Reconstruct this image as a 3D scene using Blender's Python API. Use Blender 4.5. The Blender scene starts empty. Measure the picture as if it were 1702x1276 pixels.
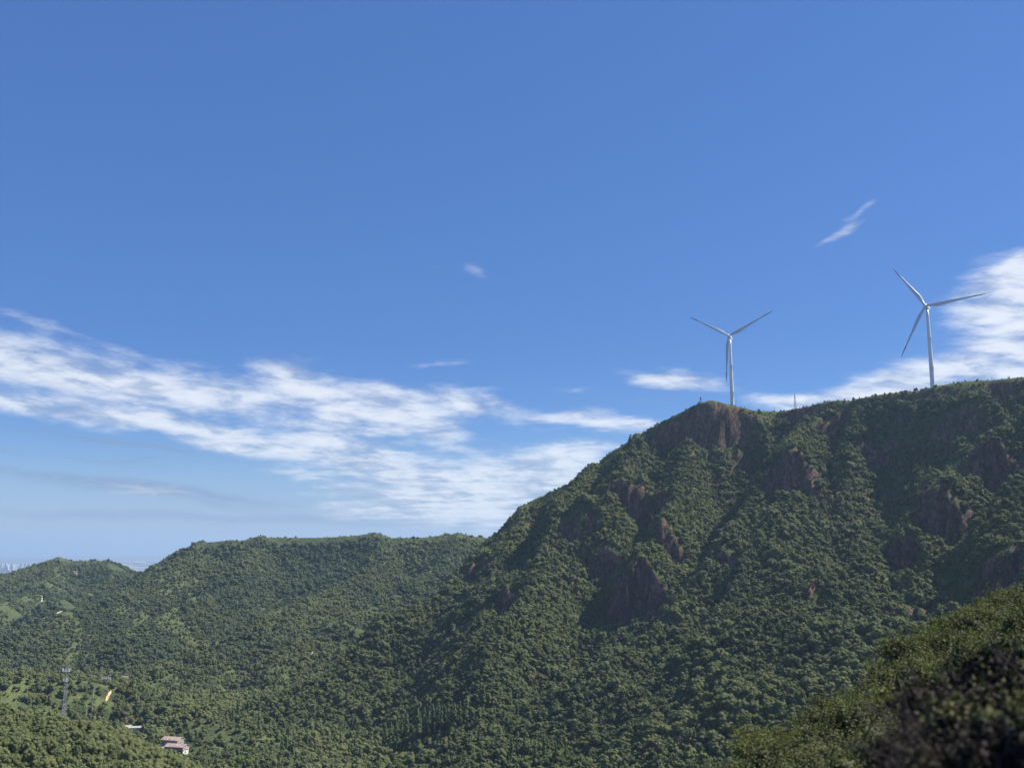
import bpy, bmesh, math, random
import numpy as np
from mathutils import Vector, Matrix
R = math.radians
S = bpy.context.scene
COL = S.collection

# ------------------------------------------------------------------ camera
FPX = 1607.0; CX, CY, HZ = 851.0, 638.0, 912.0
PITCH = math.atan((HZ - CY) / FPX); CP, SP = math.cos(PITCH), math.sin(PITCH)
cam = bpy.data.cameras.new("camera"); camo = bpy.data.objects.new("camera", cam); COL.objects.link(camo)
cam.sensor_width = 36.0; cam.lens = FPX / 1702.0 * 36.0
cam.clip_start = 0.1; cam.clip_end = 90000
camo.location = (0, 0, 0); camo.rotation_euler = (math.pi / 2 + PITCH, 0, 0)
cam.dof.use_dof = True; cam.dof.focus_distance = 400.0; cam.dof.aperture_fstop = 1.5
S.camera = camo
def ray(px, py):
    u = (px - CX) / FPX; v = (CY - py) / FPX
    y = CP - v * SP; return u / y, (SP + v * CP) / y          # x/y, z/y
def P(px, py, Y):
    a, b = ray(px, py); return Vector((a * Y, Y, b * Y))

# ------------------------------------------------------------------ view, sun, sky
S.view_settings.view_transform = 'Standard'; S.view_settings.look = 'None'
S.view_settings.exposure = 0.85; S.view_settings.gamma = 1.0
SUN_AZ, SUN_EL = R(78), R(50)                                  # azimuth from +Y towards +X
sd = Vector((math.sin(SUN_AZ) * math.cos(SUN_EL), math.cos(SUN_AZ) * math.cos(SUN_EL), math.sin(SUN_EL)))
sl = bpy.data.lights.new("sun", 'SUN'); sl.energy = 5.0; sl.angle = R(0.53); sl.color = (1.0, 0.95, 0.87)
so = bpy.data.objects.new("sun", sl); COL.objects.link(so); so.rotation_euler = sd.to_track_quat('Z', 'Y').to_euler(); so.location = (0, -20, 60)

class NT:
    def __init__(s, tree): s.t = tree
    def n(s, typ, **kw):
        nd = s.t.nodes.new(typ)
        for k, v in kw.items(): setattr(nd, k, v)
        return nd
    def l(s, a, b): s.t.links.new(a, b)
    def put(s, sock, v):
        if hasattr(v, 'is_output'): s.l(v, sock)
        else: sock.default_value = v
    def m(s, op, a, b=0.0, c=None, clamp=False):
        nd = s.n('ShaderNodeMath', operation=op, use_clamp=clamp)
        s.put(nd.inputs[0], a); s.put(nd.inputs[1], b)
        if c is not None: s.put(nd.inputs[2], c)
        return nd.outputs[0]
    def mix(s, f, a, b, blend='MIX'):
        nd = s.n('ShaderNodeMix', data_type='RGBA', blend_type=blend)
        s.put(nd.inputs[0], f)
        for i, v in ((6, a), (7, b)):
            s.put(nd.inputs[i], v if hasattr(v, 'is_output') else (*v[:3], 1.0))
        return nd.outputs[2]
    def noise(s, vec, scale, detail=4.0, rough=0.55, dist=0.0, out=0):
        nd = s.n('ShaderNodeTexNoise'); nd.inputs['Scale'].default_value = scale
        nd.inputs['Detail'].default_value = detail; nd.inputs['Roughness'].default_value = rough
        nd.inputs['Distortion'].default_value = dist
        if vec is not None: s.l(vec, nd.inputs['Vector'])
        return nd.outputs[out]
    def ramp(s, f, a, b, lo=0.0, hi=1.0):
        nd = s.n('ShaderNodeMapRange', interpolation_type='SMOOTHSTEP'); s.put(nd.inputs[0], f)
        for i, v in ((1, a), (2, b), (3, lo), (4, hi)): s.put(nd.inputs[i], v)
        return nd.outputs[0]
    def comb(s, x, y, z=0.0):
        nd = s.n('ShaderNodeCombineXYZ')
        for i, v in enumerate((x, y, z)): s.put(nd.inputs[i], v)
        return nd.outputs[0]

w = bpy.data.worlds.new("World"); S.world = w; w.use_nodes = True
w.node_tree.nodes.clear(); N = NT(w.node_tree)
sky = N.n('ShaderNodeTexSky', sky_type='NISHITA'); sky.sun_disc = False
sky.sun_elevation = SUN_EL; sky.sun_rotation = SUN_AZ; sky.altitude = 600
sky.air_density = 1.0; sky.dust_density = 0.2; sky.ozone_density = 2.0
tc = N.n('ShaderNodeTexCoord'); sep = N.n('ShaderNodeSeparateXYZ'); N.l(tc.outputs['Generated'], sep.inputs[0])
dx, dy, dz = sep.outputs
az = N.m('ARCTAN2', dx, dy); el = N.m('ARCSINE', dz)
# clouds: (px, py, rx, ry, turn in degrees, strength) measured on the photograph, kept as directions in the sky
CLOUDS = [(10,585,90,38,10,.8),(90,612,120,34,13,1),(235,645,130,36,12,1),(370,660,120,30,8,.9),(480,632,75,36,10,1),(540,660,60,25,15,.8),
    (60,672,120,17,9,1),(180,690,120,17,9,1),(300,712,110,15,8,.9),(410,735,110,16,9,.9),(375,748,70,10,6,1),(480,786,60,9,5,.6),
    (575,690,90,38,8,1),(660,668,70,30,0,1),(690,695,80,26,6,1),(775,672,80,26,8,.95),(735,722,38,22,0,.9),(830,680,50,12,12,.5),
    (560,735,130,24,9,.9),(610,768,120,26,8,1),(700,790,110,18,6,.8),(640,820,130,24,6,.75),(860,795,170,44,-4,1),(930,760,90,22,-12,.9),
    (780,830,200,36,2,.8),(840,866,150,26,2,.75),(700,860,170,18,0,.45),(600,850,130,16,0,.5),(925,800,110,24,0,.9),(760,745,60,10,10,.4),(250,818,75,11,8,.95),
    (950,694,85,13,-6,.95),(1000,706,60,9,4,.9),(1072,702,50,13,0,.95),(1120,626,72,15,6,1),(1140,638,50,9,8,.8),(955,650,48,8,0,.55),(1015,720,40,5,0,.4),
    (745,603,50,7,-4,.42),(1025,742,40,7,0,.5),(910,720,40,6,0,.35),
    (790,452,26,13,28,.34),(712,446,18,10,25,.18),(1375,396,36,7,-34,.62),(1402,378,26,8,-30,.5),(1405,360,26,5,-12,.36),(1424,372,22,5,-30,.3),(1436,345,26,5,-22,.36),(1482,194,16,5,20,.25),
    (60,530,90,10,18,.32),(150,560,100,7,18,.22),(230,555,60,5,0,.1),
    (1655,470,85,28,-14,1),(1700,505,90,42,-10,1),(1695,430,26,9,-20,.9),(1650,520,70,22,-10,1),(1680,560,85,38,-18,1),(1610,600,110,28,-16,1),
    (1520,630,100,24,-8,1),(1440,650,70,18,-10,1),(1330,664,80,12,2,1),(1250,660,40,7,4,.5),(1400,672,120,12,0,1),(1700,610,90,30,0,1),(1600,640,120,20,0,1),(1770,500,70,90,0,1)]
STREAKS = [(200,738,110,4,8,.8),(175,769,60,3,5,.5),(240,768,30,3,0,.5),(215,806,165,5,7,1),(250,822,110,5,8,.9),(340,822,80,4,9,.6),(155,855,70,4,3,.5),(370,862,260,5,2,.6),
    (10,748,20,3,0,.6),(560,868,180,5,1,.4),(1080,660,70,5,0,.25)]
def direction(px, py):
    a, b = ray(px, py); v = Vector((a, 1, b)).normalized(); return math.atan2(v.x, v.y), math.asin(v.z)
warpn = N.noise(tc.outputs['Generated'], 9.0, 3.0, 0.5, out=1)
wsep = N.n('ShaderNodeSeparateXYZ'); N.l(warpn, wsep.inputs[0])
azw = N.m('ADD', az, N.m('MULTIPLY', N.m('SUBTRACT', wsep.outputs[0], 0.5), 0.05))
elw = N.m('ADD', el, N.m('MULTIPLY', N.m('SUBTRACT', wsep.outputs[1], 0.5), 0.022))
def blobs(lst, inflate=1.06):
    acc = None
    for (px, py, rx, ry, turn, st) in lst:
        a0, e0 = direction(px, py); c, s_ = math.cos(R(turn)), math.sin(R(turn))
        k = FPX * 1.02
        # local axes: u = along (az*c - el*s), v = across
        ux = N.m('SUBTRACT', azw, a0); uy = N.m('SUBTRACT', elw, e0)
        rx2, ry2 = rx * inflate / k, ry * inflate / k
        p = N.m('MULTIPLY_ADD', ux, c / rx2, N.m('MULTIPLY', uy, -s_ / rx2))
        q = N.m('MULTIPLY_ADD', ux, s_ / ry2, N.m('MULTIPLY', uy, c / ry2))
        r2 = N.m('MULTIPLY_ADD', p, p, N.m('MULTIPLY', q, q))
        g = N.m('MULTIPLY', N.m('EXPONENT', N.m('MULTIPLY', r2, -1.1)), st)
        acc = g if acc is None else N.m('SUBTRACT', N.m('ADD', acc, g), N.m('MULTIPLY', acc, g))
    return acc
M = blobs(CLOUDS)
# cloud texture lives on a flat layer overhead, so it flattens towards the horizon
den = N.m('ADD', N.m('MAXIMUM', dz, 0.0), 0.055)
lx = N.m('DIVIDE', dx, den); ly = N.m('DIVIDE', dy, den)
lay = N.comb(N.m('MULTIPLY_ADD', lx, 1.0, N.m('MULTIPLY', ly, 0.18)), N.m('MULTIPLY', ly, 0.9), 0.0)
n1 = N.noise(lay, 2.3, 7.0, 0.58, 0.35)
n2 = N.noise(lay, 9.0, 6.0, 0.6, 0.6)
loc = N.comb(N.m('MULTIPLY_ADD', el, -0.14, az), N.m('MULTIPLY', N.m('MULTIPLY_ADD', az, 0.14, el), 3.6), 3.0)
n3 = N.noise(loc, 15.0, 8.0, 0.60, 0.25)
nn = N.m('ADD', N.m('MULTIPLY', n1, 0.34), N.m('ADD', N.m('MULTIPLY', n2, 0.26), N.m('MULTIPLY', n3, 0.40)))
dens = N.m('ADD', M, N.m('MULTIPLY', N.m('SUBTRACT', nn, 0.5), 2.4))
cov = N.m('MULTIPLY', N.ramp(dens, 0.16, 1.22), N.ramp(M, 0.02, 0.22))
grey = N.ramp(N.m('ADD', N.m('MULTIPLY', n3, 0.6), N.m('MULTIPLY', n1, 0.4)), 0.38, 0.56)
cc = N.mix(grey, (0.21, 0.26, 0.36), (0.51, 0.53, 0.56))
ST = N.m('MULTIPLY', blobs(STREAKS, 1.35), N.ramp(n2, 0.3, 0.55, 0.35, 1.0))
tintc = N.mix(1.0, sky.outputs[0], (0.55, 0.815, 1.17), 'MULTIPLY')                # deep late-summer blue
SKY_K = 0.060
skyc = N.n('ShaderNodeVectorMath', operation='SCALE'); N.l(tintc, skyc.inputs[0]); skyc.inputs['Scale'].default_value = SKY_K
even = N.mix(N.ramp(dz, 0.0, 0.22, 0.10, 0.5), skyc.outputs[0], (0.045, 0.116, 0.332))   # thin even blue of the upper air
veil = N.mix(N.ramp(dz, -0.01, 0.13, 0.85, 0.0), even, (0.225, 0.285, 0.38))    # pale air low over the plain
c1 = N.mix(N.m('MULTIPLY', cov, 0.86), veil, cc)
c2 = N.mix(N.m('MULTIPLY', ST, 0.8), c1, (0.13, 0.19, 0.30))
fin = N.n('ShaderNodeVectorMath', operation='SCALE'); N.l(c2, fin.inputs[0]); fin.inputs['Scale'].default_value = 1.0 / SKY_K
bg = N.n('ShaderNodeBackground'); N.l(fin.outputs[0], bg.inputs[0]); bg.inputs[1].default_value = SKY_K
wo = N.n('ShaderNodeOutputWorld'); N.l(bg.outputs[0], wo.inputs[0])
w.cycles.sampling_method = 'MANUAL'; w.cycles.sample_map_resolution = 256
S.cycles.max_bounces = 5; S.cycles.diffuse_bounces = 2; S.cycles.glossy_bounces = 1
S.cycles.transmission_bounces = 3; S.cycles.volume_bounces = 0; S.cycles.transparent_max_bounces = 4
S.cycles.caustics_reflective = False; S.cycles.caustics_refractive = False

# ------------------------------------------------------------------ helpers
def tag(o, label=None, cat=None, group=None, kind=None):
    for k, v in (('label', label), ('category', cat), ('group', group), ('kind', kind)):
        if v: o[k] = v
    return o
def empty(name, loc=(0, 0, 0), rz=0.0):
    o = bpy.data.objects.new(name, None); COL.objects.link(o); o.location = loc; o.rotation_euler = (0, 0, rz)
    o.empty_display_size = 0.1; return o
def mesh_np(name, v, f, smooth=False):
    me = bpy.data.meshes.new(name); v = np.asarray(v, np.float32); f = np.asarray(f, np.int32)
    me.vertices.add(len(v)); me.vertices.foreach_set('co', v.ravel())
    k = f.shape[1]; me.loops.add(f.size); me.loops.foreach_set('vertex_index', f.ravel())
    me.polygons.add(len(f)); me.polygons.foreach_set('loop_start', np.arange(0, f.size, k, dtype=np.int32))
    me.update(calc_edges=True)
    if smooth: me.polygons.foreach_set('use_smooth', np.ones(len(f), bool))
    return me
def link(name, me, mats=(), parent=None, loc=None):
    o = bpy.data.objects.new(name, me); COL.objects.link(o)
    for m in (mats if isinstance(mats, (list, tuple)) else [mats]): me.materials.append(m)
    if parent: o.parent = parent
    if loc is not None: o.location = loc
    return o
class MB:
    """collects boxes, bars, rings for ONE mesh"""
    def __init__(s): s.v = []; s.f = []
    def add(s, v, f):
        b = len(s.v); s.v += [tuple(x) for x in v]; s.f += [tuple(i + b for i in q) for q in f]
    def box(s, c, d, rz=0.0):
        c = Vector(c); m = Matrix.Rotation(rz, 3, 'Z'); h = [x / 2 for x in d]
        vs = [c + m @ Vector((sx * h[0], sy * h[1], sz * h[2])) for sx in (-1, 1) for sy in (-1, 1) for sz in (-1, 1)]
        s.add(vs, [(0, 1, 3, 2), (4, 6, 7, 5), (0, 4, 5, 1), (2, 3, 7, 6), (0, 2, 6, 4), (1, 5, 7, 3)])
    def bar(s, a, b, r, n=4, r2=None):
        a, b = Vector(a), Vector(b); r2 = r if r2 is None else r2
        q = (b - a).to_track_quat('Z', 'Y').to_matrix()
        vs = []
        for (p, rr) in ((a, r), (b, r2)):
            for k in range(n):
                t = 2 * math.pi * (k + .5) / n; vs.append(p + q @ Vector((rr * math.cos(t), rr * math.sin(t), 0)))
        fs = [(k, (k + 1) % n, n + (k + 1) % n, n + k) for k in range(n)] + [tuple(range(n - 1, -1, -1)), tuple(range(n, 2 * n))]
        s.add(vs, fs)
    def loft(s, rings, cap=True):
        n = len(rings[0]); b = len(s.v)
        for r_ in rings: s.v += [tuple(x) for x in r_]
        for j in range(len(rings) - 1):
            for k in range(n):
                s.f.append((b + j * n + k, b + j * n + (k + 1) % n, b + (j + 1) * n + (k + 1) % n, b + (j + 1) * n + k))
        if cap:
            s.f.append(tuple(b + k for k in range(n - 1, -1, -1))); e = b + (len(rings) - 1) * n
            s.f.append(tuple(e + k for k in range(n)))
    def build(s, name, mat, parent=None, smooth=False, loc=None):
        me = bpy.data.meshes.new(name); me.from_pydata(s.v, [], s.f); me.update()
        if smooth: me.polygons.foreach_set('use_smooth', [True] * len(me.polygons))
        return link(name, me, mat, parent, loc)

# ------------------------------------------------------------------ numpy noise
def _h(ix, iy, seed):
    n = (ix.astype(np.int64) * 374761393 + iy.astype(np.int64) * 668265263 + seed * 1442695041) & 0x7fffffff
    n = ((n ^ (n >> 13)) * 1274126177) & 0x7fffffff
    return ((n ^ (n >> 16)) & 0xffff) / 65535.0
def vnoise(x, y, seed=0):
    ix, iy = np.floor(x), np.floor(y); fx, fy = x - ix, y - iy
    fx = fx * fx * fx * (fx * (fx * 6 - 15) + 10); fy = fy * fy * fy * (fy * (fy * 6 - 15) + 10)
    a, b, c, d = _h(ix, iy, seed), _h(ix + 1, iy, seed), _h(ix, iy + 1, seed), _h(ix + 1, iy + 1, seed)
    return (a + (b - a) * fx) * (1 - fy) + (c + (d - c) * fx) * fy
def fbm(x, y, seed=0, oct=4, g=0.5):
    t = 0; a = 1; s_ = 0
    for o in range(oct):
        k = 2.03 ** o; ca, sa = math.cos(o * 1.1), math.sin(o * 1.1)
        t = t + a * (vnoise((x * ca - y * sa) * k, (x * sa + y * ca) * k, seed + o) - 0.5); s_ += a; a *= g
    return t / s_ * 2
def ridged(x, y, seed=0, oct=3):
    t = 0; a = 1; s_ = 0
    for o in range(oct):
        k = 2.07 ** o; t = t + a * (1 - np.abs(vnoise(x * k, y * k, seed + o) * 2 - 1)); s_ += a; a *= 0.5
    return t / s_
def sstep(a, b, x):
    t = np.clip((x - a) / (b - a), 0, 1); return t * t * (3 - 2 * t)

# ------------------------------------------------------------------ terrain
def W(pts): return [tuple(P(*p)) for p in pts]
CREST = W([(825,893,1110),(850,862,1108),(880,835,1105),(920,815,1100),(975,790,1095),(1010,755,1090),(1060,725,1080),(1105,700,1068),
           (1150,680,1050),(1180,674,1040),(1215,681,1040),(1290,684,1045),(1350,676,1005),(1450,660,955),(1550,645,905),(1640,633,885),(1702,627,870),(1900,605,840),(2200,590,810),(2600,600,790)])
# spurs: points, steepness on the camera-left side, on the camera-right side
SPURS = [
 (W([(825,893,1110),(790,932,1040),(745,972,985),(690,1008,950),(640,1042,925),(560,1108,890),(480,1150,865),(400,1182,850)]), 1.15, 0.7),
 (W([(985,770,1080),(935,835,1000),(905,890,930),(885,945,865),(860,1000,810),(810,1070,750)]), 1.0, 0.85),
 (W([(870,840,1100),(850,900,1020),(835,950,960),(815,1000,900)]), 1.1, 0.8),
 (W([(1060,725,1075),(1040,775,1010),(1010,815,965)]), 0.95, 1.0),
 (W([(1150,720,1040),(1135,790,965),(1115,850,905),(1095,885,865),(1075,905,850)]), 1.1, 0.9),
 (W([(1345,700,985),(1312,748,918),(1262,812,888),(1215,866,852),(1180,922,818),(1132,980,780),(1060,1053,742),(960,1150,690),(880,1240,640)]), 2.1, 0.75),
 (W([(1312,750,918),(1330,820,872),(1345,900,838),(1340,980,785),(1310,1080,722),(1270,1180,665)]), 0.9, 0.9),
 (W([(1425,672,965),(1418,730,900),(1400,790,865),(1410,860,825),(1450,930,785)]), 1.4, 1.0),
 (W([(1500,660,940),(1510,720,900),(1490,780,870)]), 1.2, 0.8),
 (W([(1600,655,905),(1605,730,860),(1580,790,830)]), 1.2, 0.8),
 (W([(1800,655,810),(1702,698,752),(1640,735,740),(1570,798,732),(1510,873,722),(1480,948,708),(1460,1038,685),(1420,1130,655)]), 2.1, 0.7),
 (W([(1860,700,690),(1760,758,660),(1702,793,650),(1650,840,643),(1590,900,634),(1540,963,626),(1490,1050,615),(1440,1150,600)]), 2.0, 0.7),
 (W([(1900,800,660),(1780,860,652),(1700,903,645),(1640,968,635),(1580,1050,620)]), 1.8, 0.7),
 (W([(1100,1030,745),(1010,1105,702),(900,1150,688),(840,1185,668)]), 0.9, 0.5),
]
FAR = [
 (W([(228,958,1950),(270,942,1880),(300,919,1840),(330,903,1800),(385,897,1780),(400,899,1775),(430,894,1770),(540,893,1760),(590,890,1750),(622,887,1740),(650,894,1730),(700,893,1710),(760,889,1690),(800,893,1680),(830,897,1680),(950,900,1700),(1200,890,1750)]), 0.75, 0.5),
 (W([(330,903,1800),(300,935,1700),(230,985,1520),(150,1015,1400),(60,1050,1290),(0,1075,1230),(-100,1110,1150)]), 0.62, 0.6),
 (W([(622,889,1740),(640,930,1600),(560,975,1440),(480,1010,1320),(400,1050,1220),(300,1090,1120),(235,1120,1060)]), 0.65, 0.6),
 (W([(430,895,1770),(420,935,1650),(360,985,1500),(280,1030,1350),(200,1075,1220)]), 0.65, 0.65),
 (W([(760,889,1690),(740,935,1560),(680,975,1400),(600,1010,1280),(520,1060,1150),(450,1095,1060)]), 0.68, 0.62),
 (W([(830,897,1680),(800,940,1500),(720,1000,1300),(640,1040,1180)]), 0.5, 0.5),
]
FARC = [
 (W([(-200,1000,2350),(-60,985,2320),(0,966,2280),(40,944,2230),(70,934,2210),(98,928,2200),(120,934,2190),(160,931,2170),(185,938,2140),(210,950,2080),(228,957,2010),(228,958,1950)]), 0.5, 0.5),
 (W([(98,928,2200),(90,950,2060),(40,985,1850),(0,1010,1700),(-80,1040,1500)]), 0.6, 0.55),
 (W([(175,934,2150),(190,960,2000),(150,985,1820),(90,1005,1650)]), 0.6, 0.55),
]
LEFT = [
 (W([(-300,1088,780),(-100,1108,790),(0,1122,805),(130,1130,835),(210,1146,850),(275,1172,830),(330,1194,800),(370,1206,780)]), 0.55, 0.3),
 (W([(-300,1150,300),(-100,1180,340),(0,1190,375),(60,1198,390),(120,1216,402),(220,1254,420),(300,1282,440),(420,1314,470)]), 0.5, 0.45),
]
def ridge_h(X, Y, pts, sl_, sr_):
    best = np.full(X.shape, -1e9)
    for (x0, y0, z0), (x1, y1, z1) in zip(pts[:-1], pts[1:]):
        ex, ey = x1 - x0, y1 - y0; L2 = ex * ex + ey * ey + 1e-6
        t = np.clip(((X - x0) * ex + (Y - y0) * ey) / L2, 0, 1)
        dx_, dy_ = X - x0 - t * ex, Y - y0 - t * ey; d = np.sqrt(dx_ * dx_ + dy_ * dy_)
        # points run away from the crest, towards the camera: their right-hand side is camera-left
        side = ex * dy_ - ey * dx_; s_ = np.where(side > 0, sr_, sl_)
        d2 = np.sqrt(d * d + 9) - 3
        best = np.maximum(best, z0 + (z1 - z0) * t - s_ * d2 * (1 - 0.18 * sstep(40, 260, d)))
    return best
def smax(a, b, k): return np.maximum(a, b) + k * np.log1p(np.exp(-np.abs(a - b) / k))
cx_ = np.array([c[0] for c in CREST]); cy_ = np.array([c[1] for c in CREST]); cz_ = np.array([c[2] for c in CREST])
def massif(X, Y):
    yc = np.interp(X, cx_, cy_); zc = np.interp(X, cx_, cz_)
    out = np.maximum(cx_[0] - X, 0)
    d = yc - Y
    cl = 3 + 20 * np.exp(-((X - 212) / 38) ** 4) + 14 * sstep(.62, .85, vnoise(X / 28, X * 0 + 3, 7))
    cl = cl * sstep(60, 150, X)
    wob = 6 * fbm(X / 22, Y / 22, 91, 2)
    dp = np.maximum(d, 0); bowl = 12 * sstep(15, 90, dp) * (0.55 + 0.9 * vnoise(X / 70, Y / 110, 8)) * (1 - 0.7 * sstep(300, 420, dp))
    front = cl * sstep(4, 15, d + wob) + 0.93 * np.minimum(dp, 145) + 0.53 * np.maximum(dp - 145, 0) + bowl
    back = np.maximum(-d, 0); back = back * 0.06 + np.maximum(back - 160, 0) * 0.5
    return zc - 1.15 * out - front - back
GULLIES = []
def gullies(X, Y):
    t_ = 0
    for pts, dep, wd in GULLIES:
        dm = np.full(X.shape, 1e9)
        for (x0, y0, _), (x1, y1, _z) in zip(pts[:-1], pts[1:]):
            ex, ey = x1 - x0, y1 - y0; t = np.clip(((X - x0) * ex + (Y - y0) * ey) / (ex * ex + ey * ey + 1e-6), 0, 1)
            dm = np.minimum(dm, np.hypot(X - x0 - t * ex, Y - y0 - t * ey))
        dm = np.maximum(dm + 7 * fbm(X / 18, Y / 18, 141, 3), 0)
        t_ = t_ + dep * np.exp(-(dm / wd) ** 1.5)
    return t_
fcu, fcz = np.array([c[0] / c[1] for c in FAR[0][0]]), np.array([c[2] for c in FAR[0][0]])
ccu, ccz = np.array([c[0] / c[1] for c in FARC[0][0][:-1]]), np.array([c[2] for c in FARC[0][0][:-1]])
CLIFFS = []          # centre x, y, downhill azimuth (0 = towards the camera, + = towards camera-left), half width, height
def terrain(X, Y, parts=False):
    base = -147 + 2.5 * fbm(X / 120, Y / 120, 5, 3) + 0.25 * np.maximum(430 - Y, 0) - 205 * sstep(1900, 2700, Y) - 0.00 * X
    m = massif(X, Y)
    for s_ in SPURS: m = smax(m, ridge_h(X, Y, *s_), 3.0)
    near = sstep(3, 26, np.interp(X, cx_, cy_) - Y)
    rough = 11.0 * (ridged(X / 85, Y / 85, 11) - 0.55) + 8.0 * fbm(X / 42, Y / 42, 21, 4) + 2.2 * (ridged(X / 17, Y / 17, 31, 2) - .5)
    # runnels down the slope
    run = 9.0 * (ridged((X + 0.25 * Y) / 30, Y / 170, 51, 3) - 0.55)
    m = m + (rough + run) * near * sstep(-150, -110, m)
    m = m - gullies(X, Y) * sstep(6, 75, np.interp(X, cx_, cy_) - Y)
    for (x0, y0, a, hw, h) in CLIFFS:
        ux, uy = math.sin(a), math.cos(a)                                 # uphill
        s_ = (X - x0) * ux + (Y - y0) * uy; t = -(X - x0) * uy + (Y - y0) * ux
        s_ = s_ + 5 * fbm(X / 14, Y / 14, 61, 3) + 0.10 * h * np.abs(vnoise(t / 9, t * 0, 71) - .5)
        win = np.exp(-(np.abs(t) / (hw * (0.75 + 0.6 * vnoise(X / 18, Y / 18, 72)))) ** 3)
        L = 1.1 * h + 14
        up = 0.35 * h * np.exp(-np.maximum(s_, 0) / L); dn = -0.65 * h * np.exp(-np.maximum(-s_, 0) / L)
        k = sstep(-4.5, 3.0, s_); m = m + win * (dn + (up - dn) * k)
    f_ = np.full(X.shape, -1e9)
    for s_ in FAR: f_ = smax(f_, ridge_h(X, Y, *s_), 6.0)
    f_ = f_ + (30 * (ridged(X / 190, Y / 260, 81) - .60) + 16 * (ridged((X + .2 * Y) / 75, Y / 170, 182) - .6) + 6 * fbm(X / 60, Y / 60, 82, 3)) * sstep(4, 70, np.interp(X / Y, fcu, fcz) - f_ + 0.10 * np.abs(Y - 1760))
    c_ = np.full(X.shape, -1e9)
    for s_ in FARC: c_ = smax(c_, ridge_h(X, Y, *s_), 6.0)
    c_ = c_ + (26 * (ridged(X / 170, Y / 200, 83) - .6) + 7 * fbm(X / 60, Y / 60, 84, 3)) * sstep(4, 60, np.interp(X / Y, ccu, ccz) - c_ + 0.10 * np.abs(Y - 2180))
    l_ = np.full(X.shape, -1e9)
    for s_ in LEFT: l_ = smax(l_, ridge_h(X, Y, *s_), 5.0)
    l_ = l_ + 1.5 * fbm(X / 45, Y / 45, 85, 3)
    far = smax(f_, c_, 4.0)
    g = smax(smax(base, l_, 4.0), far, 6.0)
    H = smax(g, m, 5.0)
    if parts: return H, base, m, far, l_
    return H
NU, UM = 640, 0.78
us = np.linspace(-UM, UM, NU); ratio = 1 + 2 * UM / NU * 1.0
NY = int(math.log(2950 / 240) / math.log(ratio)) + 1
ys = 240 * ratio ** np.arange(NY)
U, YY = np.meshgrid(us, ys); XX = U * YY
HH = terrain(XX, YY)
def hit_on(H, px, py, ymin=0):
    a, b = ray(px, py); i = int(round((a + UM) / (2 * UM) * (NU - 1))); i = max(0, min(NU - 1, i))
    q = (H[:, i] / ys >= b) & (ys > ymin)
    j = int(np.argmax(q)) if q.any() else NY - 1
    return Vector((a * ys[j], ys[j], H[j, i]))
for pl, dep, wd in (([(1262,712),(1240,780),(1205,840),(1150,900),(1105,960),(1075,1010)], 19, 30), ([(1440,700),(1452,770),(1445,830),(1480,900),(1512,935)], 22, 24),
        ([(1640,665),(1600,722),(1540,770),(1490,830)], 12, 20), ([(1702,750),(1630,790),(1580,850),(1535,925),(1510,990)], 24, 20), ([(900,860),(868,930),(842,1005)], 18, 18),
        ([(1000,820),(965,890),(965,960),(1000,1015)], 15, 24), ([(1080,1055),(970,1085),(880,1130)], 12, 16), ([(1720,850),(1650,905),(1600,975)], 18, 16), ([(1380,800),(1385,880),(1400,960)], 12, 16),
        ([(720,1020),(660,1080),(600,1120)], 10, 14)):
    GULLIES.append(([tuple(hit_on(HH, a, b_, 560)) for a, b_ in pl], dep, wd))
HH = terrain(XX, YY)
for (px, py, az_, wpx, h) in [(1065,838,20,50,24),(960,868,25,34,14),(1066,955,34,50,36),(1005,925,30,30,20),(1115,915,42,26,18),(1312,775,25,46,26),(790,955,30,26,20),(845,1000,30,22,14),
        (1650,765,35,60,26),(1560,830,40,42,24),(1205,925,25,22,10),(1660,955,30,40,20),(1350,975,10,22,9),(1460,755,20,30,14),(1500,900,35,30,16),
        (1185,690,10,42,16),(1385,715,10,30,12),(1600,700,15,40,12),(1230,760,20,18,8),(1530,1010,20,26,10)]:
    c = hit_on(HH, px, py, 560)
    CLIFFS.append((c.x, c.y, R(az_), wpx * c.y / FPX, h * 1.3))
HH, BB, MM, FF, LL = terrain(XX, YY, True)
CM = np.zeros(HH.shape)
for (x0, y0, a, hw, h) in CLIFFS:
    ux, uy = math.sin(a), math.cos(a); s_ = (XX - x0) * ux + (YY - y0) * uy; t = -(XX - x0) * uy + (YY - y0) * ux
    CM = np.maximum(CM, np.exp(-(np.abs(t) / (hw * .95)) ** 4) * np.exp(-((s_ + 1) / 9) ** 4))
CM = np.maximum(CM, np.exp(-((XX - 212) / 36) ** 4) * np.exp(-((np.interp(XX, cx_, cy_) - YY - 10) / 13) ** 4))
dHy = np.gradient(HH, axis=0) / np.gradient(YY, axis=0)
SX = np.gradient(HH, axis=1) / np.gradient(XX, axis=1)
SY = dHy - SX * U                                                     # world-space y slope
STEEP = np.sqrt(SX ** 2 + SY ** 2)
def grid_at(G, x, y):
    j = np.clip(np.log(y / 240) / math.log(ratio), 0, NY - 1.001); i = np.clip((x / y + UM) / (2 * UM) * (NU - 1), 0, NU - 1.001)
    j0, i0 = np.floor(j).astype(int), np.floor(i).astype(int); fj, fi = j - j0, i - i0
    return (G[j0, i0] * (1 - fi) + G[j0, i0 + 1] * fi) * (1 - fj) + (G[j0 + 1, i0] * (1 - fi) + G[j0 + 1, i0 + 1] * fi) * fj
def gh(x, y): return float(grid_at(HH, np.array([x]), np.array([y]))[0])
def hit(px, py, ymin=0): return hit_on(HH, px, py, ymin)
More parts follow.
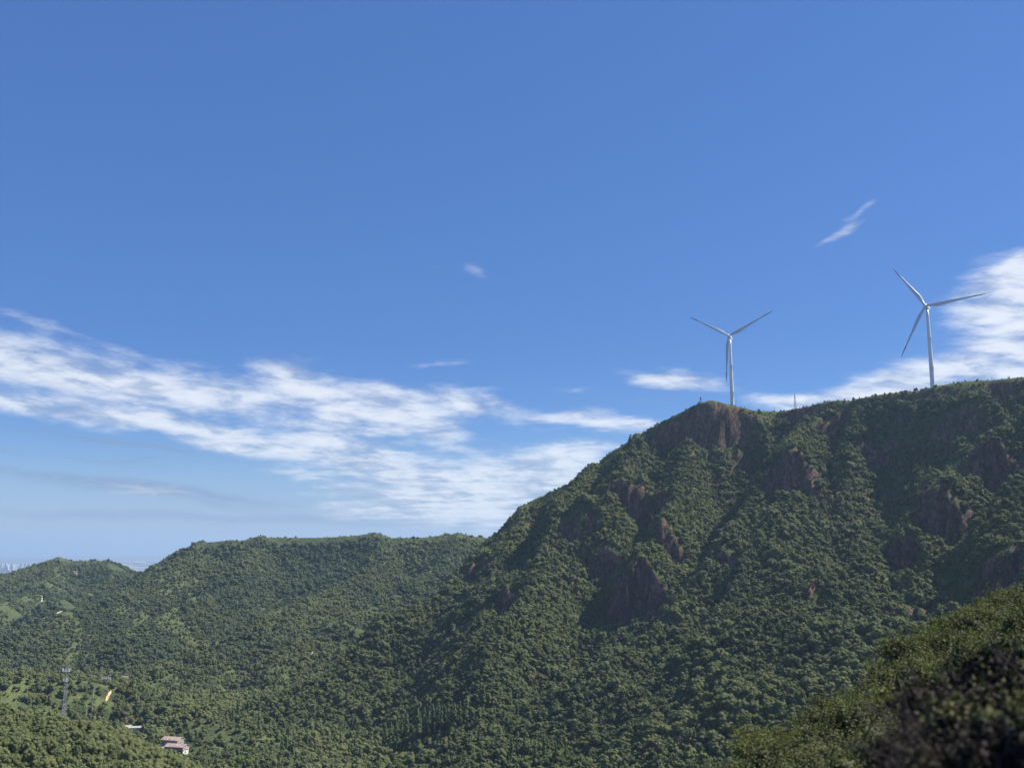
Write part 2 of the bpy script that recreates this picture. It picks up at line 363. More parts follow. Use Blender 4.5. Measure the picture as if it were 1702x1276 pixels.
# crags: push steep faces in and out
rk = sstep(1.1, 2.0, STEEP)
jy = rk * (4.0 * fbm(XX / 9, HH / 26, 101, 4) + 2.0 * (ridged(XX / 5, HH / 30, 103, 2) - .5))
jx = rk * 2.0 * fbm(YY / 7, HH / 14, 102, 3)
VT = np.stack([XX + jx, YY + jy, HH], -1).reshape(-1, 3)

# ------------------------------------------------------------------ materials
def principled(name, rough=0.7, spec=0.3):
    m = bpy.data.materials.new(name); m.use_nodes = True; n = NT(m.node_tree)
    b = m.node_tree.nodes['Principled BSDF']; b.inputs['Roughness'].default_value = rough; b.inputs['Specular IOR Level'].default_value = spec
    return m, n, b
def simple(name, c, rough=0.6, var=0.15, scale=2.0, spec=0.3, metal=0.0):
    m, n, b = principled(name, rough, spec); t = n.n('ShaderNodeTexCoord')
    f = n.noise(t.outputs['Object'], scale, 5, 0.6)
    n.l(n.mix(n.ramp(f, 0.3, 0.7), [x * (1 - var) for x in c], [min(1, x * (1 + var)) for x in c]), b.inputs['Base Color'])
    b.inputs['Metallic'].default_value = metal
    return m
def terrain_mat(name, soil, grass, grass2, bare=0.44):
    m, n, b = principled(name, 0.9, 0.15); g = n.n('ShaderNodeNewGeometry'); t = n.n('ShaderNodeTexCoord'); pos = t.outputs['Object']
    sp = n.n('ShaderNodeSeparateXYZ'); n.l(g.outputs['True Normal'], sp.inputs[0])
    sc = n.n('ShaderNodeVectorMath', operation='MULTIPLY'); n.l(pos, sc.inputs[0]); sc.inputs[1].default_value = (1, 1, 0.28)
    strat = n.noise(sc.outputs[0], 0.16, 8, 0.68, 0.5); fine = n.noise(pos, 0.55, 6, 0.65)
    rock = n.mix(n.ramp(strat, 0.34, 0.66), (0.075, 0.042, 0.036), (0.29, 0.150, 0.110))
    rock = n.mix(n.ramp(fine, 0.52, 0.75, 0, 0.6), rock, (0.29, 0.20, 0.16))
    ck = n.n('ShaderNodeTexVoronoi', feature='DISTANCE_TO_EDGE'); ck.inputs['Scale'].default_value = 0.28; n.l(sc.outputs[0], ck.inputs['Vector'])
    rock = n.mix(n.ramp(ck.outputs['Distance'], 0.0, 0.07, 0.75, 0.0), rock, (0.03, 0.022, 0.02))
    rock = n.mix(n.ramp(n.noise(pos, 0.22, 5, 0.6), 0.48, 0.58, 0, 0.75), rock, (0.036, 0.052, 0.022))
    gr = n.mix(n.ramp(n.noise(pos, 0.05, 5, 0.6), 0.38, 0.64), grass, grass2)
    gr = n.mix(n.ramp(n.noise(pos, 0.35, 4, 0.6), 0.45, 0.75, 0, 0.5), gr, soil)
    st = n.m('ADD', sp.outputs[2], n.m('MULTIPLY', n.m('SUBTRACT', n.noise(pos, 0.12, 4, 0.6), 0.5), 0.35))
    n.l(n.mix(n.ramp(st, bare, bare + 0.11), rock, gr), b.inputs['Base Color'])
    bp = n.n('ShaderNodeBump'); bp.inputs['Strength'].default_value = 0.9; bp.inputs['Distance'].default_value = 2.5
    n.l(n.m('ADD', strat, fine), bp.inputs['Height']); n.l(bp.outputs[0], b.inputs['Normal'])
    return m
M_MOUNT = terrain_mat('mountain_rock_and_grass', (0.07, 0.055, 0.03), (0.055, 0.075, 0.022), (0.085, 0.105, 0.032))
M_HILL = terrain_mat('hill_grass', (0.07, 0.06, 0.03), (0.060, 0.082, 0.030), (0.088, 0.108, 0.040))
M_VALE = terrain_mat('valley_grass', (0.08, 0.07, 0.04), (0.048, 0.070, 0.024), (0.125, 0.150, 0.055), 0.1)

# leaves: colour per tree, per patch of slope and per leaf cluster
def leaf_mat(name, a, b_, c, trans=0.25, patch=0.006):
    m = bpy.data.materials.new(name); m.use_nodes = True; m.node_tree.nodes.clear(); n = NT(m.node_tree)
    oi = n.n('ShaderNodeObjectInfo'); t = n.n('ShaderNodeTexCoord'); g = n.n('ShaderNodeNewGeometry')
    tint = n.mix(n.ramp(oi.outputs['Random'], 0.0, 1.0), a, b_)
    tint = n.mix(n.ramp(n.noise(g.outputs['Position'], patch, 5, 0.6), 0.42, 0.66, 0, 0.75), tint, c)
    lf = n.noise(t.outputs['Object'], 1.4, 3, 0.6)
    tint = n.mix(1.0, tint, n.mix(n.ramp(lf, 0.3, 0.7), (0.65, 0.65, 0.66), (1.35, 1.32, 1.25)), 'MULTIPLY')
    # the odd tree is clearly darker or yellower than its neighbours
    odd = n.ramp(n.m('FRACT', n.m('MULTIPLY', oi.outputs['Random'], 17.3)), 0.80, 0.92)
    tint = n.mix(odd, tint, n.mix(0.5, tint, (0.13, 0.14, 0.035)))
    d = n.n('ShaderNodeBsdfPrincipled'); d.inputs['Roughness'].default_value = 0.7; d.inputs['Specular IOR Level'].default_value = 0.18
    n.l(tint, d.inputs['Base Color'])
    tr = n.n('ShaderNodeBsdfTranslucent'); n.l(n.mix(1.0, tint, (1.1, 1.25, 0.5), 'MULTIPLY'), tr.inputs[0])
    mx = n.n('ShaderNodeMixShader'); mx.inputs[0].default_value = trans
    n.l(d.outputs[0], mx.inputs[1]); n.l(tr.outputs[0], mx.inputs[2])
    o = n.n('ShaderNodeOutputMaterial'); n.l(mx.outputs[0], o.inputs[0]); return m
M_LEAF = leaf_mat('forest_leaves', (0.074, 0.102, 0.044), (0.150, 0.178, 0.074), (0.160, 0.185, 0.064))
M_LEAFH = leaf_mat('hill_leaves', (0.060, 0.088, 0.044), (0.110, 0.140, 0.064), (0.165, 0.185, 0.070), patch=0.004)
M_LEAFV = leaf_mat('valley_leaves', (0.098, 0.124, 0.052), (0.165, 0.190, 0.080), (0.190, 0.205, 0.078), patch=0.012)
M_BRIGHT = leaf_mat('bright_leaves', (0.13, 0.19, 0.035), (0.16, 0.21, 0.05), (0.15, 0.19, 0.05), 0.35)
M_POP = leaf_mat('poplar_leaves', (0.10, 0.145, 0.058), (0.14, 0.18, 0.075), (0.10, 0.14, 0.055), 0.3)
M_SHRUB = leaf_mat('shrub_leaves', (0.072, 0.088, 0.038), (0.108, 0.115, 0.054), (0.14, 0.135, 0.078), 0.3, 0.25)
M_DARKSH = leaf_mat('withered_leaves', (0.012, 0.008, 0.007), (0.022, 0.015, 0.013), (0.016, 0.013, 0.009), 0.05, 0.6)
M_BARK = simple('bark', (0.09, 0.065, 0.045), 0.9, 0.4, 6)
M_TWIG = simple('dead_twigs', (0.06, 0.045, 0.042), 0.9, 0.4, 6)
M_WHITE = simple('turbine_paint', (0.62, 0.64, 0.67), 0.35, 0.03, 0.4, 0.5)
M_STEEL = simple('galvanised_steel', (0.30, 0.32, 0.35), 0.45, 0.12, 3, 0.5, 0.3)
M_DSTEEL = simple('weathered_steel', (0.10, 0.12, 0.17), 0.5, 0.15, 3, 0.5, 0.3)
M_PANEL = simple('antenna_plastic', (0.62, 0.63, 0.64), 0.4, 0.03, 3, 0.4)

# ------------------------------------------------------------------ ground sheets
jj, ii = np.meshgrid(np.arange(NY - 1), np.arange(NU - 1), indexing='ij')
q00 = jj * NU + ii; quads = np.stack([q00, q00 + 1, q00 + NU + 1, q00 + NU], -1)
own = np.where(MM > np.maximum(np.maximum(BB, FF), LL), 0, np.where(FF > np.maximum(BB, LL), 1, 2))
plateau = (own == 1) & (YY < 1150); own[plateau] = 2
qown = own[:-1, :-1]
for k, (nm, mt) in enumerate((('mountain', M_MOUNT), ('hills', M_HILL), ('valley_ground', M_VALE))):
    qs = quads[qown == k].reshape(-1, 4); used, inv = np.unique(qs, return_inverse=True)
    me = mesh_np(nm, VT[used], inv.reshape(-1, 4), True); tag(link(nm, me, mt), kind='structure')

# the plain beyond the hills, with its patchwork of fields and town
m, n, b = principled('plain_fields', 0.9, 0.1); t = n.n('ShaderNodeTexCoord')
vo = n.n('ShaderNodeTexVoronoi'); vo.inputs['Scale'].default_value = 0.0016; n.l(t.outputs['Object'], vo.inputs['Vector'])
town = n.ramp(n.noise(t.outputs['Object'], 0.00022, 4, 0.6), 0.44, 0.56)
vs_ = n.n('ShaderNodeSeparateColor'); n.l(vo.outputs['Color'], vs_.inputs[0])
field = n.mix(vs_.outputs[0], (0.045, 0.075, 0.03), (0.12, 0.13, 0.07))
vo2 = n.n('ShaderNodeTexVoronoi'); vo2.inputs['Scale'].default_value = 0.008; n.l(t.outputs['Object'], vo2.inputs['Vector'])
vs2 = n.n('ShaderNodeSeparateColor'); n.l(vo2.outputs['Color'], vs2.inputs[0])
roofs = n.mix(n.ramp(vs2.outputs[1], 0.6, 0.95), (0.10, 0.11, 0.11), (0.55, 0.52, 0.50))
n.l(n.mix(town, field, roofs), b.inputs['Base Color'])
yy_ = 2600 * (52000 / 2600) ** (np.arange(61) / 60); uu_ = np.linspace(-0.9, 0.9, 61)
gu, gy = np.meshgrid(uu_, yy_); gz = -349 + 0 * gu
jp, ip = np.meshgrid(np.arange(60), np.arange(60), indexing='ij'); qp = jp * 61 + ip
me = mesh_np('plain_ground', np.stack([gu * gy, gy, gz], -1).reshape(-1, 3), np.stack([qp, qp + 1, qp + 62, qp + 61], -1).reshape(-1, 4))
tag(link('plain_ground', me, m), kind='structure')

# ------------------------------------------------------------------ crowns
ICO = None
def ico():
    global ICO
    if ICO is None:
        bm = bmesh.new(); bmesh.ops.create_icosphere(bm, subdivisions=2, radius=1.0)
        ICO = (np.array([v.co[:] for v in bm.verts]), np.array([[v.index for v in f.verts] for f in bm.faces])); bm.free()
    return ICO
def cards(rng, centre, normal, size, asp=1.0, cup=0.25):
    """many small bent leaf-cluster faces (two triangles each, folded on the diagonal)"""
    k = len(centre); r1 = rng.normal(size=(k, 3)); t = np.cross(normal, r1); t /= np.linalg.norm(t, axis=1, keepdims=True) + 1e-9
    bvec = np.cross(normal, t); s_ = size[:, None]
    a = centre - t * s_ * .5; c = centre + t * s_ * .5
    b_ = centre + bvec * s_ * .36 * asp - normal * s_ * cup; d = centre - bvec * s_ * .36 * asp - normal * s_ * cup
    v = np.stack([a, b_, c, d], 1).reshape(-1, 3); base = np.arange(k)[:, None] * 4
    f = np.concatenate([base + [0, 1, 2], base + [0, 2, 3]], 0)
    return v, f
def crown_mesh(name, seed, lobes, leaves, rx, rz, zc, leaf, shape='round', core=0.80, mat=None, up=0.28):
    rng = np.random.default_rng(seed); V, F = [], []; nb = 0
    L = []
    if shape == 'round':
        L.append((np.array([0, 0, zc]), rx * 0.62, rz * 0.72))
        for k in range(lobes):
            th = rng.uniform(0, 6.283); el_ = math.asin(rng.uniform(-0.35, 0.98)); q = rng.uniform(0.55, 0.98)
            c = np.array([math.cos(th) * math.cos(el_) * rx * q, math.sin(th) * math.cos(el_) * rx * q, zc + math.sin(el_) * rz * q])
            r_ = rng.uniform(0.16, 0.40) * rx; L.append((c, r_, r_ * rng.uniform(0.75, 1.0)))
    else:                                                                # poplar: a narrow flame of upright lobes
        for k in range(lobes):
            h = (k + .5) / lobes; prof = math.sin(min(1, (h * 0.93 + 0.10)) ** 0.8 * math.pi) ** 0.7
            th = rng.uniform(0, 6.283); rr = rx * prof * 0.45
            L.append((np.array([math.cos(th) * rr, math.sin(th) * rr, zc + (h * 2 - 1) * rz * .95]), rx * (0.35 + 0.35 * prof), rz * rng.uniform(0.12, 0.2)))
    iv, if_ = ico()
    for (c, r_, rv) in L:
        v = iv * np.array([r_, r_, rv]) * core * (1 + 0.12 * rng.normal(size=(len(iv), 1))) + c
        V.append(v); F.append(if_ + nb); nb += len(v)
    wts = np.array([l[1] * l[1] for l in L]); wts /= wts.sum(); cnt = rng.multinomial(leaves, wts)
    for (c, r_, rv), k in zip(L, cnt):
        if not k: continue
        d = rng.normal(size=(k, 3)); d[:, 2] += 0.25; d /= np.linalg.norm(d, axis=1, keepdims=True)
        pos = c + d * np.array([r_, r_, rv]) * rng.uniform(0.82, 1.16, size=(k, 1))
        nrm = d + rng.normal(size=(k, 3)) * 0.30 + np.array([0, 0, up]); nrm /= np.linalg.norm(nrm, axis=1, keepdims=True)
        v, f = cards(rng, pos, nrm, leaf * rng.uniform(0.6, 1.35, k)); V.append(v); F.append(f + nb); nb += len(v)
    me = mesh_np(name, np.concatenate(V), np.concatenate(F)); me.materials.append(mat or M_LEAF); return me
def trunk_mesh(name, seed, h, r, spread, limbs=5, mat=None):
    rnd = random.Random(seed); mb = MB(); p = Vector((0, 0, -0.8)); q = Vector((rnd.uniform(-.25, .25), rnd.uniform(-.25, .25), h * .55)); mb.bar(p, q, r, 7, r * .7)
    top = Vector((q.x * 1.5, q.y * 1.5, h * .95)); mb.bar(q, top, r * .7, 6, r * .25)
    for k in range(limbs):
        a = 6.283 * (k + rnd.random() * .6) / limbs; s_ = q.lerp(top, rnd.uniform(-.3, .5))
        mb.bar(s_, s_ + Vector((math.cos(a) * spread, math.sin(a) * spread, spread * rnd.uniform(.5, 1.0))), r * .42, 5, r * .12)
    me = bpy.data.meshes.new(name); me.from_pydata(mb.v, [], mb.f); me.update(); me.materials.append(mat or M_BARK); return me

# unit trees: crown about 6 m across, so 'scale' is roughly size / 6 m
FARP = [crown_mesh('forest_crown', 10 + k, 9 + k % 3, 620, 3.0, 2.5, 2.3, 0.75, mat=M_LEAFH) for k in range(4)]
MIDP = [crown_mesh('forest_crown', 20 + k, 9 + k % 3, 1500, 3.0, 2.6 + .3 * (k % 3), 2.6, 0.50, mat=M_LEAF) for k in range(5)]
MIXP = [crown_mesh('forest_crown', 50, 5, 700, 1.7, 3.6, 3.2, 0.5, 'poplar', mat=M_LEAF), crown_mesh('forest_crown', 51, 12, 1100, 3.6, 1.7, 1.5, 0.5, mat=M_LEAF), crown_mesh('forest_crown', 52, 6, 800, 2.2, 2.2, 2.4, 0.5, mat=M_LEAF)]
VALP = [crown_mesh('valley_crown', 30 + k, 14 + k % 3, 1500, 3.0, 2.9 + .4 * (k % 3), 3.0, 0.46, mat=M_LEAFV) for k in range(5)]
POPP = [crown_mesh('poplar_crown', 40 + k, 16, 900, 1.25, 6.0, 7.2, 0.5, 'poplar', mat=M_POP, up=0.15) for k in range(3)]

# ------------------------------------------------------------------ where trees stand
rng = np.random.default_rng(7)
runmax = np.maximum.accumulate((HH + 5.0) / YY, axis=0)
runmax = np.vstack([np.full((3, NU), -9.0), runmax[:-3]])
def jgrid(x0, x1, y0, y1, s):
    a = np.arange(x0, x1, s); b_ = np.arange(y0, y1, s * .87); A, B = np.meshgrid(a, b_); A = A + (np.arange(len(b_))[:, None] % 2) * s * .5
    return (A + rng.uniform(-.36, .36, A.shape) * s).ravel(), (B + rng.uniform(-.36, .36, B.shape) * s).ravel()
def candidates():
    xs, ys_, sz = [], [], []
    for (x0, x1, y0, y1, s) in ((-330, 330, 250, 520, 2.9), (-560, 620, 520, 760, 3.6), (-760, 720, 760, 1180, 4.2), (-900, 560, 1180, 1560, 5.1), (-1250, 500, 1560, 2500, 5.8)):
        x, y = jgrid(x0, x1, y0, y1, s); xs.append(x); ys_.append(y); sz.append(np.full(x.shape, s))
        # steep faces get more trees per metre of map
        x, y = jgrid(x0, x1, y0, y1, s * .8); ok = (np.abs(x / y) < UM - .02); x, y = x[ok], y[ok]
        st = grid_at(STEEP, x, y); ok = (st > 0.75) & (rng.random(len(x)) < np.clip(st - .2, 0, 1)); xs.append(x[ok]); ys_.append(y[ok]); sz.append(np.full(ok.sum(), s * .95))
    return np.concatenate(xs), np.concatenate(ys_), np.concatenate(sz)
tx, ty, ts = candidates()
ok = np.abs(tx / ty) < 0.62; tx, ty, ts = tx[ok], ty[ok], ts[ok]
tz = grid_at(HH, tx, ty); st = grid_at(STEEP, tx, ty); rm = grid_at(runmax, tx, ty)
top = (tz + 6) / ty
hz_lo, _hi = ray(851, 1420)[1], 0
vis = (top > rm - 0.012) & (top > hz_lo)
oj = np.clip(np.round(np.log(ty / 240) / math.log(ratio)).astype(int), 0, NY - 1); oi_ = np.clip(np.round((tx / ty + UM) / (2 * UM) * (NU - 1)).astype(int), 0, NU - 1)
tow = own[oj, oi_]
# trees thin out on the crags and give way to grass on the open crests
rn = vnoise(tx / 16, ty / 16, 201); opn = vnoise(tx / 60, ty / 60, 202)
cm = grid_at(CM, tx, ty); keep = rng.random(len(tx)) < np.where(cm > .35, 0.28 + 0.55 * (rn > .52), np.where(st > 1.9, 0.8, 1.0))
dcrest = np.interp(tx, cx_, cy_) - ty
size = (0.55 + 0.75 * rng.random(len(tx)) ** 1.3) * (0.75 + 0.55 * vnoise(tx / 30, ty / 30, 203))
keep &= rng.random(len(tx)) < 0.93
oncrest = (tow == 0) & (dcrest < 14) & (tx > cx_[0])
keep &= ~(oncrest & (rng.random(len(tx)) < 0.35)); size = np.where(oncrest, size * 0.42, size)
size = np.where(cm > .35, size * 0.46, size)
wcrest = (tow == 0) & (np.abs(dcrest) < 45) & (tx < 130); size = np.where(wcrest & ~oncrest, size * 0.6, size)
farc = (tow == 1)
hb = grid_at(HH, tx, ty + 0 * 12) ; hbk = grid_at(HH, tx, np.minimum(ty + 45, 2900)); hfr = grid_at(HH, tx, ty - 25)
fcrest = farc & (hbk < hb + 1.5) & (hfr < hb)
keep &= ~(fcrest & (rng.random(len(tx)) < 0.55)); size = np.where(fcrest, size * 0.36, size)
meadow = (tow == 1) & (tx / ty < -0.30) & (opn > 0.60)
keep &= ~(meadow & (rng.random(len(tx)) < 0.12)); size = np.where(meadow, size * .62, size)
vmead = (tow == 2) & (opn > 0.60) & (ty > 560) & (tx / ty < -0.22); keep &= ~(vmead & (rng.random(len(tx)) < 0.5)); size = np.where(vmead, size * .7, size)
keep &= (st < 4.5)
CLEAR = []                     # (x, y, radius) kept free for buildings, the mast, the turbines
def clear(v, r): CLEAR.append((v[0], v[1], r))

# ------------------------------------------------------------------ wind turbines
def blade_mesh(Rb):
    mb = MB(); rings = []
    for r_, ch, th, tw in ((1.2, 2.3, 2.3, 0), (3, 2.3, 2.3, 0), (6, 2.9, 1.7, 12), (10, 3.9, 1.15, 14), (13, 4.0, .85, 12), (18, 3.5, .66, 9), (26, 2.75, .48, 6), (35, 2.05, .33, 3), (44, 1.45, .22, 1), (51, 1.0, .14, 0), (54.5, .55, .08, 0), (56, .15, .04, 0)):
        r_ = r_ * Rb / 56; ring = []; c, s_ = math.cos(R(tw + 4)), math.sin(R(tw + 4)); blend = min(1, max(0, (r_ - 3) / 6))
        for k in range(14):
            t = 2 * math.pi * k / 14; x = math.cos(t) * ch / 2; y = math.sin(t) * th / 2
            if blend > 0: y *= (1 - blend) + blend * (0.55 + 0.45 * math.cos(t) * 1.0 + .25); x -= blend * ch * 0.22
            ring.append((x * c - y * s_, (x * s_ + y * c) - 1.6 * (r_ / Rb) ** 2 , r_))
        rings.append(ring)
    mb.loft(rings); me = bpy.data.meshes.new('blade'); me.from_pydata(mb.v, [], mb.f); me.update(); me.polygons.foreach_set('use_smooth', [True] * len(me.polygons)); return me
# each blade turns from pale to dark grey towards its tip
m, n, b = principled('blade_surface', 0.35, 0.5); t = n.n('ShaderNodeTexCoord'); sp = n.n('ShaderNodeSeparateXYZ'); n.l(t.outputs['Object'], sp.inputs[0])
n.l(n.mix(n.ramp(sp.outputs[2], 42, 46), (0.46, 0.48, 0.51), (0.16, 0.17, 0.20)), b.inputs['Base Color']); M_BLADE = m
BLADE = blade_mesh(56.0)
def turbine(hub_px, base_px, Y, azn, tilt, phase, label):
    hub = P(*hub_px, Y)
    nrm = Vector((-math.sin(azn) * math.cos(tilt), -math.cos(azn) * math.cos(tilt), math.sin(tilt)))
    flat = Vector((nrm.x, nrm.y, 0)).normalized()
    tb = hub - nrm * 5.2; gz = gh(tb.x, tb.y)
    root = empty('wind_turbine', (tb.x, tb.y, gz)); tag(root, label, 'wind turbine', 'white wind turbines on the ridge')
    Lh = tb.z - gz - 1.9; mb = MB(); rings = []
    for k in range(13):
        h = k / 12; r_ = 2.35 - 0.95 * h; z = -3 + (Lh + 3) * h
        rings.append([(r_ * math.cos(6.2832 * a / 28), r_ * math.sin(6.2832 * a / 28), z) for a in range(28)])
        if k in (4, 8): rings.append([(r_ * 1.03 * math.cos(6.2832 * a / 28), r_ * 1.03 * math.sin(6.2832 * a / 28), z + .05) for a in range(28)]); rings.append([(r_ * 1.03 * math.cos(6.2832 * a / 28), r_ * 1.03 * math.sin(6.2832 * a / 28), z + .3) for a in range(28)])
    mb.loft(rings); tw = mb.build('tower', M_WHITE, root, True)
    mb = MB(); mb.box((2.2 * math.cos(-1.2), 2.2 * math.sin(-1.2), 1.2), (1.0, .5, 2.2), -1.2 + math.pi / 2); mb.build('door', M_DSTEEL, root)
    # nacelle: rounded box along -nrm
    q = nrm.to_track_quat('Y', 'Z').to_matrix(); o = hub - Vector((tb.x, tb.y, gz))
    mb = MB(); rings = []
    for yv, sx, sz in ((-11.2, .6, .6), (-10.8, 1.35, 1.35), (-9.5, 1.8, 1.75), (-5, 1.95, 2.0), (-2.6, 1.85, 1.85), (-1.7, 1.4, 1.4)):
        ring = []
        for a in range(20):
            t_ = 6.2832 * a / 20; cc_, ss = math.cos(t_), math.sin(t_); e = 0.55
            ring.append(o + q @ Vector((sx * math.copysign(abs(cc_) ** e, cc_), yv, sz * math.copysign(abs(ss) ** e, ss))))
        rings.append(ring)
    mb.loft(rings); nac = mb.build('nacelle', M_WHITE, root, True)
    mb = MB(); mb.box(o + q @ Vector((0, -9.6, 2.3)), (1.6, .3, .9), 0); mb.bar(o + q @ Vector((.5, -9, 1.8)), o + q @ Vector((.5, -9, 3.9)), .06); mb.build('wind_vane', M_STEEL, nac)
    hubo = empty('rotor', o); hubo.parent = root
    rx_ = nrm.cross(Vector((0, 0, 1))).normalized(); rx_ = rx_ if rx_.x > 0 else -rx_; up = rx_.cross(nrm); up = up if up.z > 0 else -up
    mb = MB(); rings = []
    for yv, r_ in ((-1.7, 1.55), (-1.2, 1.8), (0, 1.9), (1.1, 1.6), (1.9, 1.05), (2.35, .5), (2.5, .08)):
        rings.append([q @ Vector((r_ * math.cos(6.2832 * a / 20), yv, r_ * math.sin(6.2832 * a / 20))) for a in range(20)])
    mb.loft(rings); hb_ = mb.build('hub', M_WHITE, root, True, loc=o); bpy.data.objects.remove(hubo)
    for k in range(3):
        a = phase + k * 2 * math.pi / 3; dirv = rx_ * math.cos(a) + up * math.sin(a)
        z = dirv; y = nrm; x = y.cross(z)
        bl = link('blade', BLADE, [] if BLADE.materials else M_BLADE, root)
        bl.matrix_local = Matrix.Translation(o) @ Matrix((x, -y, z)).transposed().to_4x4() @ Matrix.Diagonal((-1, 1, 1, 1)) if False else Matrix.Translation(o) @ Matrix(((x.x, y.x, z.x), (x.y, y.y, z.y), (x.z, y.z, z.z))).to_4x4()
    clear((tb.x, tb.y), 9); return root
turbine((1211, 558), (1215, 681), 1080, R(27), R(12), R(28), 'white wind turbine beside the top of the bare red cliff, one blade hanging down')
turbine((1538, 508), (1550, 644), 930, R(39), R(9), R(4), 'larger white wind turbine further up the ridge against the bank of white cloud')

# ------------------------------------------------------------------ lattice masts
def lattice(root, h, w0, w1, legs, n_bays, rl, rb, mat, name='lattice_body', kink=None):
    mb = MB(); ang = [2 * math.pi * k / legs + .5 for k in range(legs)]
    def wd(t):
        if kink: return (w0 + (kink[1] - w0) * t / kink[0]) if t < kink[0] else kink[1] + (w1 - kink[1]) * (t - kink[0]) / (1 - kink[0])
        return w0 + (w1 - w0) * t
    for b_ in range(n_bays):
        t0, t1 = b_ / n_bays, (b_ + 1) / n_bays
        p0 = [Vector((wd(t0) * math.cos(a), wd(t0) * math.sin(a), h * t0)) for a in ang]; p1 = [Vector((wd(t1) * math.cos(a), wd(t1) * math.sin(a), h * t1)) for a in ang]
        for k in range(legs):
            mb.bar(p0[k], p1[k], rl); j = (k + 1) % legs
            mb.bar(p0[k], p1[j], rb); mb.bar(p0[j], p1[k], rb); mb.bar(p1[k], p1[j], rb)
    return mb.build(name, mat, root)
# tall mobile-phone mast in the valley
c = hit(109, 1204, 560); D = 760.0; foot = P(104, 1206, D); gz = gh(foot.x, foot.y)
mast = empty('phone_mast', (foot.x, foot.y, min(gz, foot.z))); tag(mast, 'tall grey lattice phone mast with white antennas rising out of the valley wood', 'phone mast')
hm = P(111, 1108, D).z - mast.location.z
lattice(mast, hm - 3, 3.2, 0.8, 3, 22, 0.16, 0.07, M_STEEL); clear((foot.x, foot.y), 5)
for zf, rr, nn_ in ((hm - 3.2, 2.7, 7), (hm - 10.5, 1.7, 5)):
    mb = MB()
    for k in range(12):
        a0, a1 = 6.2832 * k / 12, 6.2832 * (k + 1) / 12
        for dz_ in (0, 1.0): mb.bar((rr * math.cos(a0), rr * math.sin(a0), zf + dz_), (rr * math.cos(a1), rr * math.sin(a1), zf + dz_), .06)
        mb.bar((0, 0, zf), (rr * math.cos(a0), rr * math.sin(a0), zf), .05)
    mb.bar((0, 0, zf - .1), (0, 0, zf + .02), rr * .93, 12); mb.build('platform', M_STEEL, mast)
    for k in range(nn_):
        a = 6.2832 * (k + .3) / nn_; mb = MB(); mb.box(((rr + .3) * math.cos(a), (rr + .3) * math.sin(a), zf + 1.3), (.2, .45, 2.3), a)
        mb.bar(((rr + .08) * math.cos(a), (rr + .08) * math.sin(a), zf - .2), ((rr + .08) * math.cos(a), (rr + .08) * math.sin(a), zf + 2.6), .05); mb.build('antenna_panel', M_PANEL, mast)
mb = MB(); mb.bar((0, 0, hm - 4), (0, 0, hm + 5.5), .09); mb.build('lightning_rod', M_STEEL, mast)
# masts on the ridge
def ground_on_crest(px, py, Y): v = P(px, py, Y); return v.x, v.y, gh(v.x, v.y)
x, y, z = ground_on_crest(1165, 675, 1046); r_ = empty('radio_mast', (x, y, z - 1)); tag(r_, 'thin dark radio mast on the rounded summit above the red cliff', 'radio mast')
h = P(1165, 659, y).z - z + 1; lattice(r_, h * .86, .75, .5, 3, 7, .10, .06, M_DSTEEL); mb = MB(); mb.bar((0, 0, h * .7), (0, 0, h * 1.08), .08)
mb.build('whip_antenna', M_DSTEEL, r_); mb = MB(); mb.bar((0, 0, h * .66), (0, 0, h * .88), .95, 10, .8); mb.build('antenna_drum', M_DSTEEL, r_)
x, y, z = ground_on_crest(1322, 679, 1040); r_ = empty('power_pylon', (x, y, z - 1)); tag(r_, 'small lattice power pylon standing on the grassy ridge between the wind turbines', 'power pylon')
h = P(1322, 655, y).z - z + 1.5; lattice(r_, h, 2.3, .25, 4, 8, .14, .075, M_DSTEEL, 'lattice_body', (.6, .95))
for zf, ln in ((.62, 1.9), (.78, 1.5), (.93, 1.1)):
    mb = MB(); mb.bar((-ln, 0, h * zf), (ln, 0, h * zf), .10); mb.bar((-ln, 0, h * zf), (0, 0, h * (zf + .05)), .06); mb.bar((ln, 0, h * zf), (0, 0, h * (zf + .05)), .06); mb.build('crossarm', M_DSTEEL, r_)
clear((x, y), 5)
for (px, py0, py1, Y, lab) in ((1288, 685, 677, 1045, 'short thin pole on the ridge just left of the power pylon'), (1519, 648, 641, 985, 'short thin pole on the ridge beside the larger wind turbine')):
    x, y, z = ground_on_crest(px, py0, Y); z -= .5; h = P(px, py1, y).z - z; r_ = empty('utility_pole', (x, y, z)); tag(r_, lab, 'utility pole', 'thin poles on the ridge')
    mb = MB(); mb.bar((0, 0, 0), (0, 0, h), .16, 8, .11); mb.build('pole', M_DSTEEL, r_); mb = MB(); mb.box((0, 0, h * .93), (1.5, .12, .12)); mb.build('crossarm', M_DSTEEL, r_)

# ------------------------------------------------------------------ houses in the valley
def roof_mat(name, c1_, c2_):
    m, n, b = principled(name, 0.85, 0.2); t = n.n('ShaderNodeTexCoord'); wv = n.n('ShaderNodeTexWave'); wv.inputs['Scale'].default_value = 1.3; wv.inputs['Distortion'].default_value = .6
    n.l(t.outputs['Object'], wv.inputs['Vector']); f = n.noise(t.outputs['Object'], .5, 6, .65)
    c = n.mix(n.ramp(f, .35, .68), c1_, c2_); n.l(n.mix(n.m('MULTIPLY', wv.outputs['Fac'], .35), c, [x * .55 for x in c1_]), b.inputs['Base Color'])
    bp = n.n('ShaderNodeBump'); bp.inputs['Distance'].default_value = .1; n.l(wv.outputs['Fac'], bp.inputs['Height']); n.l(bp.outputs[0], b.inputs['Normal']); return m
M_TILE = roof_mat('faded_red_tiles', (0.36, 0.23, 0.18), (0.58, 0.46, 0.40))
M_GREY = roof_mat('grey_sheet_roof', (0.13, 0.13, 0.17), (0.20, 0.19, 0.23))
